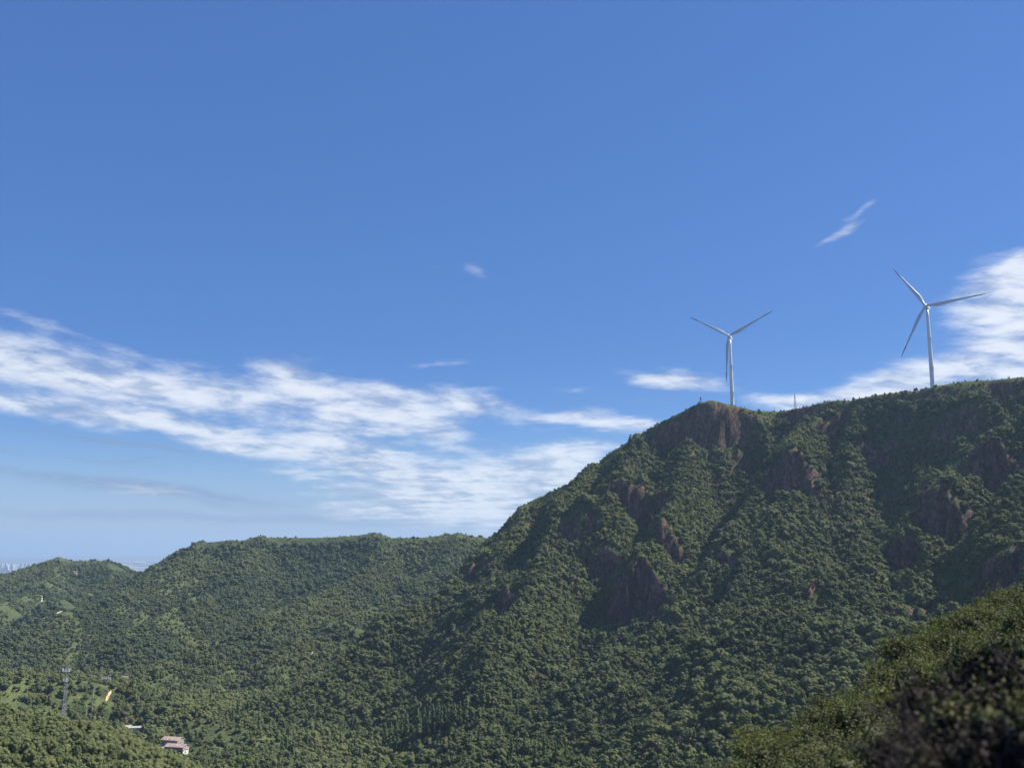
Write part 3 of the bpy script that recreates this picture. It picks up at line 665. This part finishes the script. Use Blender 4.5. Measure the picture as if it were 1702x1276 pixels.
M_PALE = roof_mat('pale_slab_roof', (0.42, 0.40, 0.34), (0.62, 0.60, 0.52))
M_STONE = simple('grey_stone', (0.27, 0.26, 0.25), .9, .45, .9); M_PLAST = simple('cream_plaster', (0.62, 0.58, 0.47), .85, .15, .5)
M_DARK = simple('dark_opening', (0.015, 0.016, 0.02), .4, .2, 1.0)
def house(parts, px, py, Y, yaw, label, name='stone_house', cat='house', group=None):
    v = hit(px, py, Y); v.z += 3.0; root = empty(name, (v.x, v.y, v.z), yaw); tag(root, label, cat, group)
    for (cx0, cy0, z0, L, Wd, H, rise, wm, rm) in parts:
        mb = MB(); mb.box((cx0, cy0, z0 + H / 2 - 4), (L, Wd, H + 8))
        mb.add([(cx0 - L / 2, cy0 - Wd / 2, z0 + H), (cx0 - L / 2, cy0 + Wd / 2, z0 + H), (cx0 - L / 2, cy0, z0 + H + rise)], [(0, 1, 2)])
        mb.add([(cx0 + L / 2, cy0 - Wd / 2, z0 + H), (cx0 + L / 2, cy0, z0 + H + rise), (cx0 + L / 2, cy0 + Wd / 2, z0 + H)], [(0, 1, 2)])
        wl = mb.build('wall', wm, root)
        mb = MB(); o_ = .5; e = Wd / 2 + o_; dz_ = rise * o_ / (Wd / 2)
        for s_ in (-1, 1):
            a = [(cx0 - L / 2 - o_, cy0 + s_ * e, z0 + H - dz_), (cx0 + L / 2 + o_, cy0 + s_ * e, z0 + H - dz_), (cx0 + L / 2 + o_, cy0, z0 + H + rise + .02), (cx0 - L / 2 - o_, cy0, z0 + H + rise + .02)]
            mb.add(a + [(p[0], p[1], p[2] + .28) for p in a], [(0, 1, 2, 3), (4, 7, 6, 5), (0, 4, 5, 1), (3, 2, 6, 7), (1, 5, 6, 2), (0, 3, 7, 4)])
        mb.build('roof', rm, root)
        for k in range(max(1, int(L / 3.2))):
            xk = cx0 - L / 2 + (k + .5) * L / max(1, int(L / 3.2))
            for s_ in (-1,):
                mb = MB(); mb.box((xk, cy0 + s_ * (Wd / 2 + .01), z0 + H * .55), (1.0, .12, 1.2)); mb.build('window', M_DARK, root)
        for s_ in (-1, 1):
            mb = MB(); mb.box((cx0 + s_ * (L / 2 + .01), cy0, z0 + H * .5), (.12, 1.0, 1.6)); mb.build('window', M_DARK, root)
    clear((v.x, v.y), 9); clear((v.x + 5, v.y - 9), 10 if len(parts) > 3 else 6); return root
house([(0, 0, 0, 13.5, 8.5, 5.2, 1.6, M_STONE, M_TILE), (8.5, -7.5, -2.4, 15, 8.0, 4.6, 1.5, M_STONE, M_TILE), (-1, -6.5, -3.0, 11, 4.5, 3.2, .5, M_STONE, M_PALE), (14.6, -8.2, -3.4, 3.0, 6.6, 3.6, .3, M_PLAST, M_TILE)], 286, 1248, 560, R(-14),
      'large stepped stone house with faded red tile roofs in the valley wood')
house([(0, 0, 0, 9, 4.5, 2.6, .8, M_PLAST, M_PALE), (-6.5, 2.5, .6, 6, 3.6, 2.4, .9, M_STONE, M_PALE)], 224, 1222, 560, R(12), 'low ruined farmhouse with broken pale slab roofs, half hidden by bushes', 'farmhouse')
house([(0, 0, 0, 9, 6, 2.8, 1.5, M_STONE, M_GREY)], 176, 1137, 700, R(8), 'small dark grey roofed shed on the wooded rise behind the phone mast', 'shed', 'shed')
house([(0, 0, 0, 7, 5, 2.6, 1.2, M_STONE, M_TILE)], 208, 1134, 900, R(-20), 'tiny grey hut at the wood edge beyond the dark roofed shed', 'hut', 'hut')
# pale poles on the left rise
M_POLE = simple('pale_concrete', (0.60, 0.60, 0.55), .8, .1, 2)
for (px, py0, py1, Y, lab) in ((155, 1158, 1137, 800, 'pale concrete pole on the rise below the dark roofed shed'), (143, 1192, 1172, 740, 'pale concrete pole close to the right side of the phone mast foot'),
        (157, 1212, 1190, 690, 'pale concrete pole lowest on the slope above the ruined farmhouse'), (218, 1143, 1131, 850, 'short white pole beyond the strip of bare orange earth')):
    v = P(px, py0, Y); g0 = gh(v.x, v.y); h = P(px, py1, Y).z - min(g0, v.z); r_ = empty('utility_pole', (v.x, v.y, min(g0, v.z))); tag(r_, lab, 'utility pole', 'pale poles in the valley')
    mb = MB(); mb.bar((0, 0, 0), (0, 0, h), .15, 8, .10); mb.build('pole', M_POLE, r_); mb = MB(); mb.box((0, 0, h - .9), (2.0, .16, .16)); mb.box((0, 0, h - 1.9), (1.4, .14, .14)); mb.build('crossarm', M_POLE, r_); clear((v.x, v.y), 2.5)

# ------------------------------------------------------------------ bare earth, rubble and the hill track (sheets just above the ground)
def earth(name, c1_, c2_): 
    m, n, b = principled(name, .95, .1); t = n.n('ShaderNodeTexCoord'); n.l(n.mix(n.ramp(n.noise(t.outputs['Object'], .5, 5, .6), .35, .65), c1_, c2_), b.inputs['Base Color']); return m
M_EARTH = earth('orange_earth', (0.42, 0.22, 0.09), (0.72, 0.50, 0.30)); M_SCREE = earth('pink_scree', (0.30, 0.20, 0.15), (0.52, 0.41, 0.33)); M_TRACK = earth('pale_track', (0.42, 0.39, 0.30), (0.58, 0.54, 0.43))
def strip(name, pts, width, mat, label=None, cat=None, kind='structure', lift=.35, clr=True, group=None):
    """a strip of ground along pixels pts=(px,py,ymin)"""
    c_ = [hit(*p) for p in pts]; q = []
    for a, b_ in zip(c_[:-1], c_[1:]):
        k = max(2, int((b_ - a).length / 4)); q += [a.lerp(b_, i / k) for i in range(k)]
    q.append(c_[-1]); rnd = random.Random(len(q)); v, f = [], []; m_ = 5
    for i, p in enumerate(q):
        d = (q[min(i + 1, len(q) - 1)] - q[max(i - 1, 0)]); d.z = 0; d.normalize(); s_ = Vector((-d.y, d.x, 0)); wd = width * rnd.uniform(.6, 1.2) * (0.35 if i in (0, len(q) - 1) else 1)
        for j in range(m_):
            w_ = p + s_ * wd * (j / (m_ - 1) - .5); v.append((w_.x, w_.y, gh(w_.x, w_.y) + lift))
        if clr: clear((p.x, p.y), width * .5 + .6)
    for i in range(len(q) - 1):
        for j in range(m_ - 1): a = i * m_ + j; f.append((a, a + 1, a + m_ + 1, a + m_))
    o = link(name, mesh_np(name, v, f, True), mat); tag(o, label, cat, group, kind); return o
strip('bare_ground', [(185, 1148, 600), (182, 1154, 600), (179, 1160, 600), (176, 1166, 600)], 2.3, M_EARTH)
strip('bare_ground', [(122, 949, 1500), (126, 958, 1500), (131, 946, 1500)], 5, M_SCREE)
strip('bare_ground', [(216, 967, 1500), (226, 964, 1500)], 5, M_SCREE)
strip('bare_ground', [(74, 981, 1300), (80, 977, 1300)], 4, M_SCREE)
strip('bare_ground', [(516, 1092, 700), (524, 1087, 700), (530, 1090, 700)], 3.5, M_SCREE)
strip('bare_ground', [(672, 1114, 600), (680, 1112, 600), (683, 1122, 600)], 2.5, M_SCREE)
strip('bare_ground', [(235, 1148, 600), (246, 1147, 600)], 3, M_EARTH)
strip('track', [(30, 1053, 900), (45, 1045, 900), (55, 1040, 900)], 5, M_TRACK)
strip('track', [(60, 1036, 900), (85, 1024, 900), (113, 1016, 900)], 4, M_TRACK)
strip('track', [(69, 1000, 1100), (71, 990, 1100)], 2.5, M_TRACK)

# ------------------------------------------------------------------ town on the plain
M_BLOCK = simple('pale_render', (0.42, 0.42, 0.42), .8, .12, .02); M_BLUEGLASS = simple('window_glass', (0.10, 0.13, 0.17), .2, .1, .5)
M_SHED = simple('white_sheet_metal', (0.5, 0.5, 0.5), .5, .05, .02)
def block_meshes(L, Wd, H):
    mb = MB(); mb.box((0, 0, H / 2), (L, Wd, H)); mb.box((0, 0, H + 2), (L * .35, Wd * .6, 4)); a = mb
    fl = MB(); nfl = int(H / 6)
    for k in range(nfl): fl.box((0, -Wd / 2, 4 + k * 6), (L * .86, .8, 2.6)); fl.box((-L / 2, 0, 4 + k * 6), (.8, Wd * .8, 2.6))
    return a, fl
kinds = [(38, 22, 96), (46, 20, 70), (26, 26, 120), (60, 18, 48)]; KM = []
for k_ in kinds:
    a, fl = block_meshes(*k_); r_ = []
    for mb in (a, fl):
        me = bpy.data.meshes.new('tower_block'); me.from_pydata(mb.v, [], mb.f); me.update(); r_.append(me)
    r_[0].materials.append(M_BLOCK); r_[1].materials.append(M_BLUEGLASS); KM.append(r_)
rnd = random.Random(5)
for i in range(34):
    px = rnd.choice([rnd.uniform(-12, 30), rnd.uniform(-12, 60), rnd.uniform(0, 40)]); py = rnd.uniform(944, 966 - max(0, px) * .25); b_ = ray(px, py)[1]; Y = -349 / b_
    v = P(px, py, Y); k_ = rnd.randrange(4); r_ = empty('tower_block', (v.x, v.y, -349), rnd.uniform(-.5, .5))
    tag(r_, 'pale tower block in the hazy town on the distant plain', 'tower block', 'tower blocks on the distant plain')
    link('wall', KM[k_][0], [], r_); link('window', KM[k_][1], [], r_)
shm = MB(); shm.box((0, 0, 6), (200, 70, 12)); shm.add([(-100, -35, 12), (100, -35, 12), (100, 0, 18), (-100, 0, 18), (-100, 35, 12), (100, 35, 12)], [(0, 1, 2, 3), (3, 2, 5, 4), (0, 3, 4), (1, 5, 2)])
shme = bpy.data.meshes.new('warehouse'); shme.from_pydata(shm.v, [], shm.f); shme.update(); shme.materials.append(M_SHED)
for i, (px, py) in enumerate([(203, 940), (213, 941), (199, 939), (250, 950), (256, 949), (262, 951), (238, 945), (16, 942), (24, 941), (31, 940), (10, 947), (220, 944), (268, 950), (244, 938), (4, 939), (232, 936)]):
    b_ = ray(px, py)[1]; v = P(px, py, -349 / b_); o = link('warehouse', shme, [], None, (v.x, v.y, -349)); o.rotation_euler = (0, 0, rnd.uniform(-.4, .4))
    o.scale = (rnd.uniform(.6, 1.5), rnd.uniform(.8, 1.6), rnd.uniform(1.0, 1.8))
    tag(o, 'long white warehouse on the hazy distant plain', 'warehouse', 'white warehouses on the distant plain')

# ------------------------------------------------------------------ forests
ca = np.zeros(len(tx), bool)
for (x, y, r_) in CLEAR: ca |= (tx - x) ** 2 + (ty - y) ** 2 < r_ * r_
# nothing tall directly in front of the houses and the orange bank
for (px, Y, wpx, back) in ((181, 830, 6, 12),):
    u0 = ray(px, 1200)[0]; ca |= (np.abs(tx / ty - u0) < wpx / FPX) & (ty < Y + 4) & (ty > Y - back - 14)
sel = vis & keep & ~ca
tx, ty, tz, tow, size, st, top, ts = [a[sel] for a in (tx, ty, tz, tow, size, st, top, ts)]
size = size * ts / 4.1
# poplars, each placed where the photograph has it: px, py of the foot
POPS = [(693 + 5.2 * k + random.Random(k).uniform(-1.5, 1.5), 1228 - 1.4 * k + random.Random(k + 50).uniform(-4, 4)) for k in range(17)] + [
    (640 + 9 * k, 1240 - k * 3) for k in range(5)] + [(476, 1252), (486, 1262), (468, 1258), (803, 1178), (799, 1172), (797, 1215), (292, 1157), (283, 1160), (300, 1158), (545, 1250), (556, 1245), (566, 1252), (580, 1262), (590, 1258), (598, 1270),
    (395, 1190), (403, 1200), (412, 1195), (420, 1208), (386, 1205), (430, 1215), (350, 1172), (362, 1176), (510, 1245), (524, 1256), (655, 1255), (850, 1262), (872, 1258), (890, 1266), (905, 1262), (924, 1268), (940, 1262)]
POPT = [trunk_mesh('poplar_trunk', 60 + k, 11, .22, .8, 5) for k in range(2)]
pop_xy = []
for i, (px, py) in enumerate(POPS):
    p = hit(px, py, 560); rnd = random.Random(900 + i); s_ = rnd.uniform(.72, 1.08) * (1.42 if i < 17 else 1.15)
    root = empty('poplar_tree', (p.x, p.y, p.z), rnd.uniform(0, 6.28)); root.scale = (s_ * rnd.uniform(.85, 1.2), s_ * rnd.uniform(.85, 1.2), s_)
    if i < 22: tag(root, 'narrow upright poplar in the dense row at the foot of the mountain', 'poplar tree', 'poplars in the valley row')
    else: tag(root, 'narrow upright poplar scattered among the rounder valley trees', 'poplar tree', 'scattered valley poplars')
    link('crown', POPP[i % 3], [], root); link('trunk', POPT[i % 2], [], root); pop_xy.append((p.x, p.y))
pa = np.array(pop_xy); dmin = np.full(len(tx), 1e9)
for a_ in pa: dmin = np.minimum(dmin, (tx - a_[0]) ** 2 + (ty - a_[1]) ** 2)
k_ = dmin > 2.2 ** 2; tx, ty, tz, tow, size, st, top = [a[k_] for a in (tx, ty, tz, tow, size, st, top)]
# the 300 trees that show largest are things of their own
u_ = tx / ty; pxs = CX + u_ * FPX; el0 = np.arctan(tz / ty)
inpic = (pxs > -10) & (pxs < 1712) & ((tz + 2.5) / ty > ray(851, 1274)[1] + 0.000 * u_)
strict = (tz + 4) / ty > grid_at(np.vstack([np.full((3, NU), -9.0), np.maximum.accumulate((HH + 4.0) / YY, axis=0)[:-3]]), tx, ty)
bank_u = (pxs > 1190) & (((tz) / ty) < -0.215 + (pxs - 1190) * 0.00037)
score = np.where(inpic & strict & ~bank_u, size / ty, -1); big = np.argsort(-score)[:300]; isbig = np.zeros(len(tx), bool); isbig[big] = score[big] > 0
BIGT = [trunk_mesh('trunk', 70 + k, 4.2, .20, 1.6, 6) for k in range(3)]
BIGC = [crown_mesh('crown', 80 + k, 17 + k, 3800, 3.0, 2.9 + .3 * (k % 3), 3.1, 0.30, mat=M_LEAFV) for k in range(5)]
rnd = random.Random(77)
for i in np.nonzero(isbig)[0]:
    s_ = float(size[i]) * 1.05; root = empty('broadleaf_tree', (float(tx[i]), float(ty[i]), float(tz[i]) - .4), rnd.uniform(0, 6.28)); root.scale = (s_, s_, s_ * rnd.uniform(.85, 1.1))
    if ty[i] < 560: tag(root, 'dense green broadleaf tree on the nearest wooded spur below the phone mast', 'broadleaf tree', 'broadleaf trees on the nearest spur')
    else: tag(root, 'rounded broadleaf tree in the valley wood along the foot of the mountain', 'broadleaf tree', 'broadleaf trees on the valley floor')
    k = rnd.randrange(5); link('crown', BIGC[k], [], root); link('trunk', BIGT[k % 3], [], root)
# a few bright yellow-green trees
BRC = crown_mesh('crown', 95, 14, 2600, 3.0, 3.4, 3.3, 0.32, mat=M_BRIGHT)
for i, (px, py, s_) in enumerate([(398, 1272, 1.1), (412, 1276, 1.0), (386, 1276, .9), (666, 1278, .8), (905, 1188, .7), (893, 1192, .6), (1150, 1178, .8), (1170, 1172, .8), (1215, 1180, .7), (925, 1155, .5)]):
    p = hit(px, py, 400 if px < 450 else 560); root = empty('bright_tree', (p.x, p.y, p.z - .3), i); root.scale = (s_, s_, s_)
    tag(root, ['bright yellow-green bush tree at the bottom of the valley, below the red roofed house', 'bright yellow-green tree standing alone among the dark trees on the mountain foot'][px > 450], 'bright green tree', ['bright trees in the valley bottom', 'bright trees on the mountain foot'][px > 450])
    link('crown', BRC, [], root); link('trunk', BIGT[i % 3], [], root)

rest = ~isbig
def scatter(name, label, cat, x, y, z, sc, protos):
    me = bpy.data.meshes.new(name); v = np.stack([x, y, z], -1).astype(np.float32); me.vertices.add(len(v)); me.vertices.foreach_set('co', v.ravel())
    rg = np.random.default_rng(len(v))
    a = me.attributes.new('scl', 'FLOAT_VECTOR', 'POINT'); q = np.stack([sc * rg.uniform(.8, 1.25, len(v)), sc * rg.uniform(.8, 1.25, len(v)), sc * rg.uniform(.7, 1.35, len(v))], -1).astype(np.float32); a.data.foreach_set('vector', q.ravel())
    a = me.attributes.new('rot', 'FLOAT_VECTOR', 'POINT'); q = np.stack([rg.normal(0, .2, len(v)), rg.normal(0, .2, len(v)), rg.uniform(0, 6.28, len(v))], -1).astype(np.float32); a.data.foreach_set('vector', q.ravel())
    a = me.attributes.new('idx', 'INT', 'POINT'); a.data.foreach_set('value', rg.integers(0, len(protos), len(v)).astype(np.int32)); me.update()
    o = link(name, me); tag(o, label, cat, None, 'stuff')
    c = bpy.data.collections.new(name + '_kinds')                        # not linked to the scene: only a source for the instances
    for i, p in enumerate(protos): c.objects.link(bpy.data.objects.new(f'{name}_kind_{i}', p))
    g = bpy.data.node_groups.new(name, 'GeometryNodeTree'); g.interface.new_socket('Geometry', in_out='INPUT', socket_type='NodeSocketGeometry'); g.interface.new_socket('Geometry', in_out='OUTPUT', socket_type='NodeSocketGeometry')
    gi, go = g.nodes.new('NodeGroupInput'), g.nodes.new('NodeGroupOutput'); ci = g.nodes.new('GeometryNodeCollectionInfo'); ci.inputs['Collection'].default_value = c
    ci.inputs['Separate Children'].default_value = True; ci.inputs['Reset Children'].default_value = True
    iop = g.nodes.new('GeometryNodeInstanceOnPoints'); iop.inputs['Pick Instance'].default_value = True
    for nm_, ty_, sk in (('scl', 'FLOAT_VECTOR', 'Scale'), ('rot', 'FLOAT_VECTOR', 'Rotation'), ('idx', 'INT', 'Instance Index')):
        na = g.nodes.new('GeometryNodeInputNamedAttribute'); na.data_type = ty_; na.inputs['Name'].default_value = nm_
        src = [s__ for s__ in na.outputs if s__.enabled and s__.name == 'Attribute'][0]
        if sk == 'Rotation':
            er = g.nodes.new('FunctionNodeEulerToRotation'); g.links.new(src, er.inputs[0]); src = er.outputs[0]
        g.links.new(src, iop.inputs[sk])
    g.links.new(gi.outputs[0], iop.inputs['Points']); g.links.new(ci.outputs[0], iop.inputs['Instance']); g.links.new(iop.outputs[0], go.inputs[0])
    md = o.modifiers.new('scatter', 'NODES'); md.node_group = g; return o
for (nm, lab, mk, pr) in (('mountain_forest', 'dark green forest covering the slopes of the near mountain', tow == 0, MIDP + MIXP),
                          ('hill_forest', 'hazy green forest covering the far hills', tow == 1, FARP),
                          ('valley_forest', 'lighter green wood filling the valley and its low spurs', tow == 2, VALP)):
    k_ = rest & mk; scatter(nm, lab, 'forest', tx[k_], ty[k_], tz[k_] - .5 - .3 * (st[k_] > 1), size[k_], pr); print(nm, int(k_.sum()))

# ------------------------------------------------------------------ the near bank on the right
BC = W([(1100,1370,18),(1200,1306,20),(1330,1236,22),(1430,1166,24),(1500,1122,25),(1560,1104,26),(1600,1062,27),(1640,1042,28),(1702,1010,29),(1900,900,32),(2300,720,36)])
bx, by, bz = [np.array([c[k] for c in BC]) for k in range(3)]
gx_, gy_ = np.meshgrid(np.linspace(-6, 34, 161), np.linspace(-6, 60, 221))
yc = np.interp(gx_, bx, by); zc = np.interp(gx_, bx, bz)
zfront = -1.75 + (zc + 1.75) * np.clip(gy_ / yc, 0, 1) ** 1.2 + 0.10 * np.maximum(gx_, 0) * np.clip(1 - gy_ / yc, 0, 1)
zb = np.where(gy_ < yc, zfront, zc - 0.95 * (gy_ - yc)) - 0.9 * np.maximum(2.0 - gx_, 0) * sstep(3, 10, gy_)
zb = zb + 0.25 * fbm(gx_ / 3, gy_ / 3, 301, 4) - 0.35
def bank_z(x, y):
    i = np.clip((x + 6) / 40 * 160, 0, 159.99); j = np.clip((y + 6) / 66 * 220, 0, 219.99); i0, j0 = int(i), int(j)
    return float(zb[j0, i0])
qb = (np.arange(220)[:, None] * 161 + np.arange(160)[None, :]).ravel(); me = mesh_np('bank', np.stack([gx_, gy_, zb], -1).reshape(-1, 3), np.stack([qb, qb + 1, qb + 162, qb + 161], -1), True)
tag(link('bank_ground', me, earth('bank_soil', (0.055, 0.045, 0.03), (0.10, 0.085, 0.055))), kind='structure')
def shrub_mesh(name, seed, rad, leaves, leaf, mat, lobes=11, hgt=0.8):
    rg = np.random.default_rng(seed); V, F = [], []; nb = 0
    cs = []
    for k in range(lobes):
        th = rg.uniform(0, 6.283); q = rg.uniform(0.1, .75) * rad; cs.append((np.array([math.cos(th) * q, math.sin(th) * q, rad * hgt * rg.uniform(.35, 1.0)]), rad * rg.uniform(.26, .45)))
    # leaves sit along thin sprays pointing outwards
    ns = leaves // 14
    for k in range(ns):
        c, r_ = cs[rg.integers(len(cs))]; d = rg.normal(size=3); d[2] = abs(d[2]) * .9 + .15; d /= np.linalg.norm(d)
        t = np.sort(rg.uniform(.35, 1.25, 14)); bend = rg.normal(size=3) * .15
        pos = c + (d[None] * t[:, None] + bend[None] * (t[:, None] ** 2)) * r_ + rg.normal(size=(14, 3)) * leaf * .55
        nr = rg.normal(size=(14, 3)) * .8 + d[None] * .3 + np.array([0, 0, .7]); nr /= np.linalg.norm(nr, axis=1, keepdims=True)
        v, f = cards(rg, pos, nr, leaf * rg.uniform(.7, 1.3, 14), .95, .12); V.append(v); F.append(f + nb); nb += len(v)
    iv, if_ = ico()
    for (c, r_) in cs:
        v = iv * r_ * .62 * (1 + .2 * rg.normal(size=(len(iv), 1))) + c; V.append(v); F.append(if_ + nb); nb += len(v)
    me = mesh_np(name, np.concatenate(V), np.concatenate(F)); me.materials.append(mat); return me
def stems_mesh(name, seed, rad, n_, mat, r0=.02, tip=.006, hgt=.9, fork=3):
    rnd = random.Random(seed); mb = MB()
    for k in range(n_):
        a = rnd.uniform(0, 6.28); e = rnd.uniform(.5, 1.35); p = Vector((rnd.uniform(-.1, .1), rnd.uniform(-.1, .1), -.15)) * rad; d = Vector((math.cos(a) * math.cos(e), math.sin(a) * math.cos(e), math.sin(e)))
        L = rad * hgt * rnd.uniform(.6, 1.1) / 3; r_ = r0
        for s_ in range(3):
            d = (d + Vector((rnd.gauss(0, .2), rnd.gauss(0, .2), rnd.gauss(0, .15)))).normalized(); q = p + d * L; mb.bar(p, q, r_, 5, r_ * .7)
            for _ in range(fork):
                dd = (d + Vector((rnd.gauss(0, .6), rnd.gauss(0, .6), rnd.gauss(0, .4)))).normalized(); mb.bar(q, q + dd * L * rnd.uniform(.5, 1.1), r_ * .5, 4, tip * .5)
            p = q; r_ *= .7
    me = bpy.data.meshes.new(name); me.from_pydata(mb.v, [], mb.f); me.update(); me.materials.append(mat); return me
SHC = [shrub_mesh('foliage', 400 + k, 0.95, 6800, 0.06, M_SHRUB) for k in range(4)]
SHS = [stems_mesh('stems', 410 + k, 0.95, 9, M_BARK) for k in range(2)]
rnd = random.Random(31); k = 0
spots = []
for row, (dy_, cnt) in enumerate(((0.0, 26), (-1.3, 24), (-2.7, 22), (-4.3, 20), (-6.2, 18), (-8.4, 15), (-10.8, 12), (-13.2, 9))):
    for i in range(cnt):
        u0 = 1180 + (1760 - 1180) * (i + rnd.uniform(.1, .9)) / cnt; X0 = float(np.interp(u0, [851 + FPX * a / b_ for a, b_ in zip(bx, by)], bx)); Y0 = float(np.interp(X0, bx, by))
        sc = (Y0 + dy_) / Y0; x, y = X0 * sc + rnd.uniform(-.3, .3), Y0 + dy_ + rnd.uniform(-.5, .5)
        if y > 9: spots.append((x, y))
for (x, y) in spots:
    z = bank_z(x, y); pyb = CY - FPX * ((z + .9) / y * CP - SP) / (CP + (z + .9) / y * SP)
    px = CX + x / y * FPX / (CP + z / y * SP)
    if pyb > 1300 or px > 1790: continue
    s_ = rnd.uniform(.65, 1.15) * (.85 if px < 1500 else 1.0); root = empty('shrub', (x, y, z), rnd.uniform(0, 6.28)); root.scale = (s_, s_, s_ * rnd.uniform(.8, 1.1))
    tag(root, 'small leafy olive-green shrub on the near bank below the mountain', 'shrub', 'leafy shrubs on the near bank'); k = rnd.randrange(4)
    link('foliage', SHC[k], [], root); link('stems', SHS[k % 2], [], root)
# withered dark thicket closest to the camera
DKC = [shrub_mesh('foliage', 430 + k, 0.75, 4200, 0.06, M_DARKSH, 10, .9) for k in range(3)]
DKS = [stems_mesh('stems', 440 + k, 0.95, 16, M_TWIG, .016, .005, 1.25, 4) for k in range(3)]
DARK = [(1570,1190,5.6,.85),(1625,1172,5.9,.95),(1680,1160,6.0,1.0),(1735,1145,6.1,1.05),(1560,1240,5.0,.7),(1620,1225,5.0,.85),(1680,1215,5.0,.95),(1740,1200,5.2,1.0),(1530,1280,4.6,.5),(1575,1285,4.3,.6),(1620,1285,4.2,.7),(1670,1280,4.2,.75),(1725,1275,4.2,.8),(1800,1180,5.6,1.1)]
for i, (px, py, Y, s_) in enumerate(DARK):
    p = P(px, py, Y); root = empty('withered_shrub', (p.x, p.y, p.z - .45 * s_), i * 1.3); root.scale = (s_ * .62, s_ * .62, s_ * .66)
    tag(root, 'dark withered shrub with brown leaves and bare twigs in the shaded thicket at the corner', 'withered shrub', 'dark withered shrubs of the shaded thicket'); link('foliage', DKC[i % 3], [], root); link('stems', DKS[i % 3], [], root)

# trees added out of view to the right to cast shade on the thicket
for i, (x, y, s_, lab) in enumerate(((6.9, 6.9, .72, 'unseen leafy tree added to shade the dark thicket'), (8.6, 9.6, .8, 'unseen leafy tree added for shade further up the bank from the dark thicket'), (5.4, 3.4, .66, 'unseen leafy tree added for shade close beside the camera'))):
    root = empty('added_shade_tree', (x, y, bank_z(x, y)), i); root.scale = (s_, s_, s_ * 1.25); tag(root, lab, 'added shade tree', 'added shade trees')
    link('crown', BIGC[i], [], root); link('trunk', BIGT[i], [], root)

# ------------------------------------------------------------------ haze
mb = MB(); mb.box((0, 25500, -24), (110000, 53400, 668)); hz = mb.build('haze', []) ; tag(hz, kind='stuff')
m = bpy.data.materials.new('haze_air'); m.use_nodes = True; m.node_tree.nodes.clear(); n = NT(m.node_tree)
pv = n.n('ShaderNodeVolumePrincipled'); pv.inputs['Color'].default_value = (0.55, 0.76, 1.0, 1); pv.inputs['Density'].default_value = 5.2e-5; pv.inputs['Anisotropy'].default_value = 0.2
o = n.n('ShaderNodeOutputMaterial'); n.l(pv.outputs[0], o.inputs['Volume']); hz.data.materials.clear(); hz.data.materials.append(m)
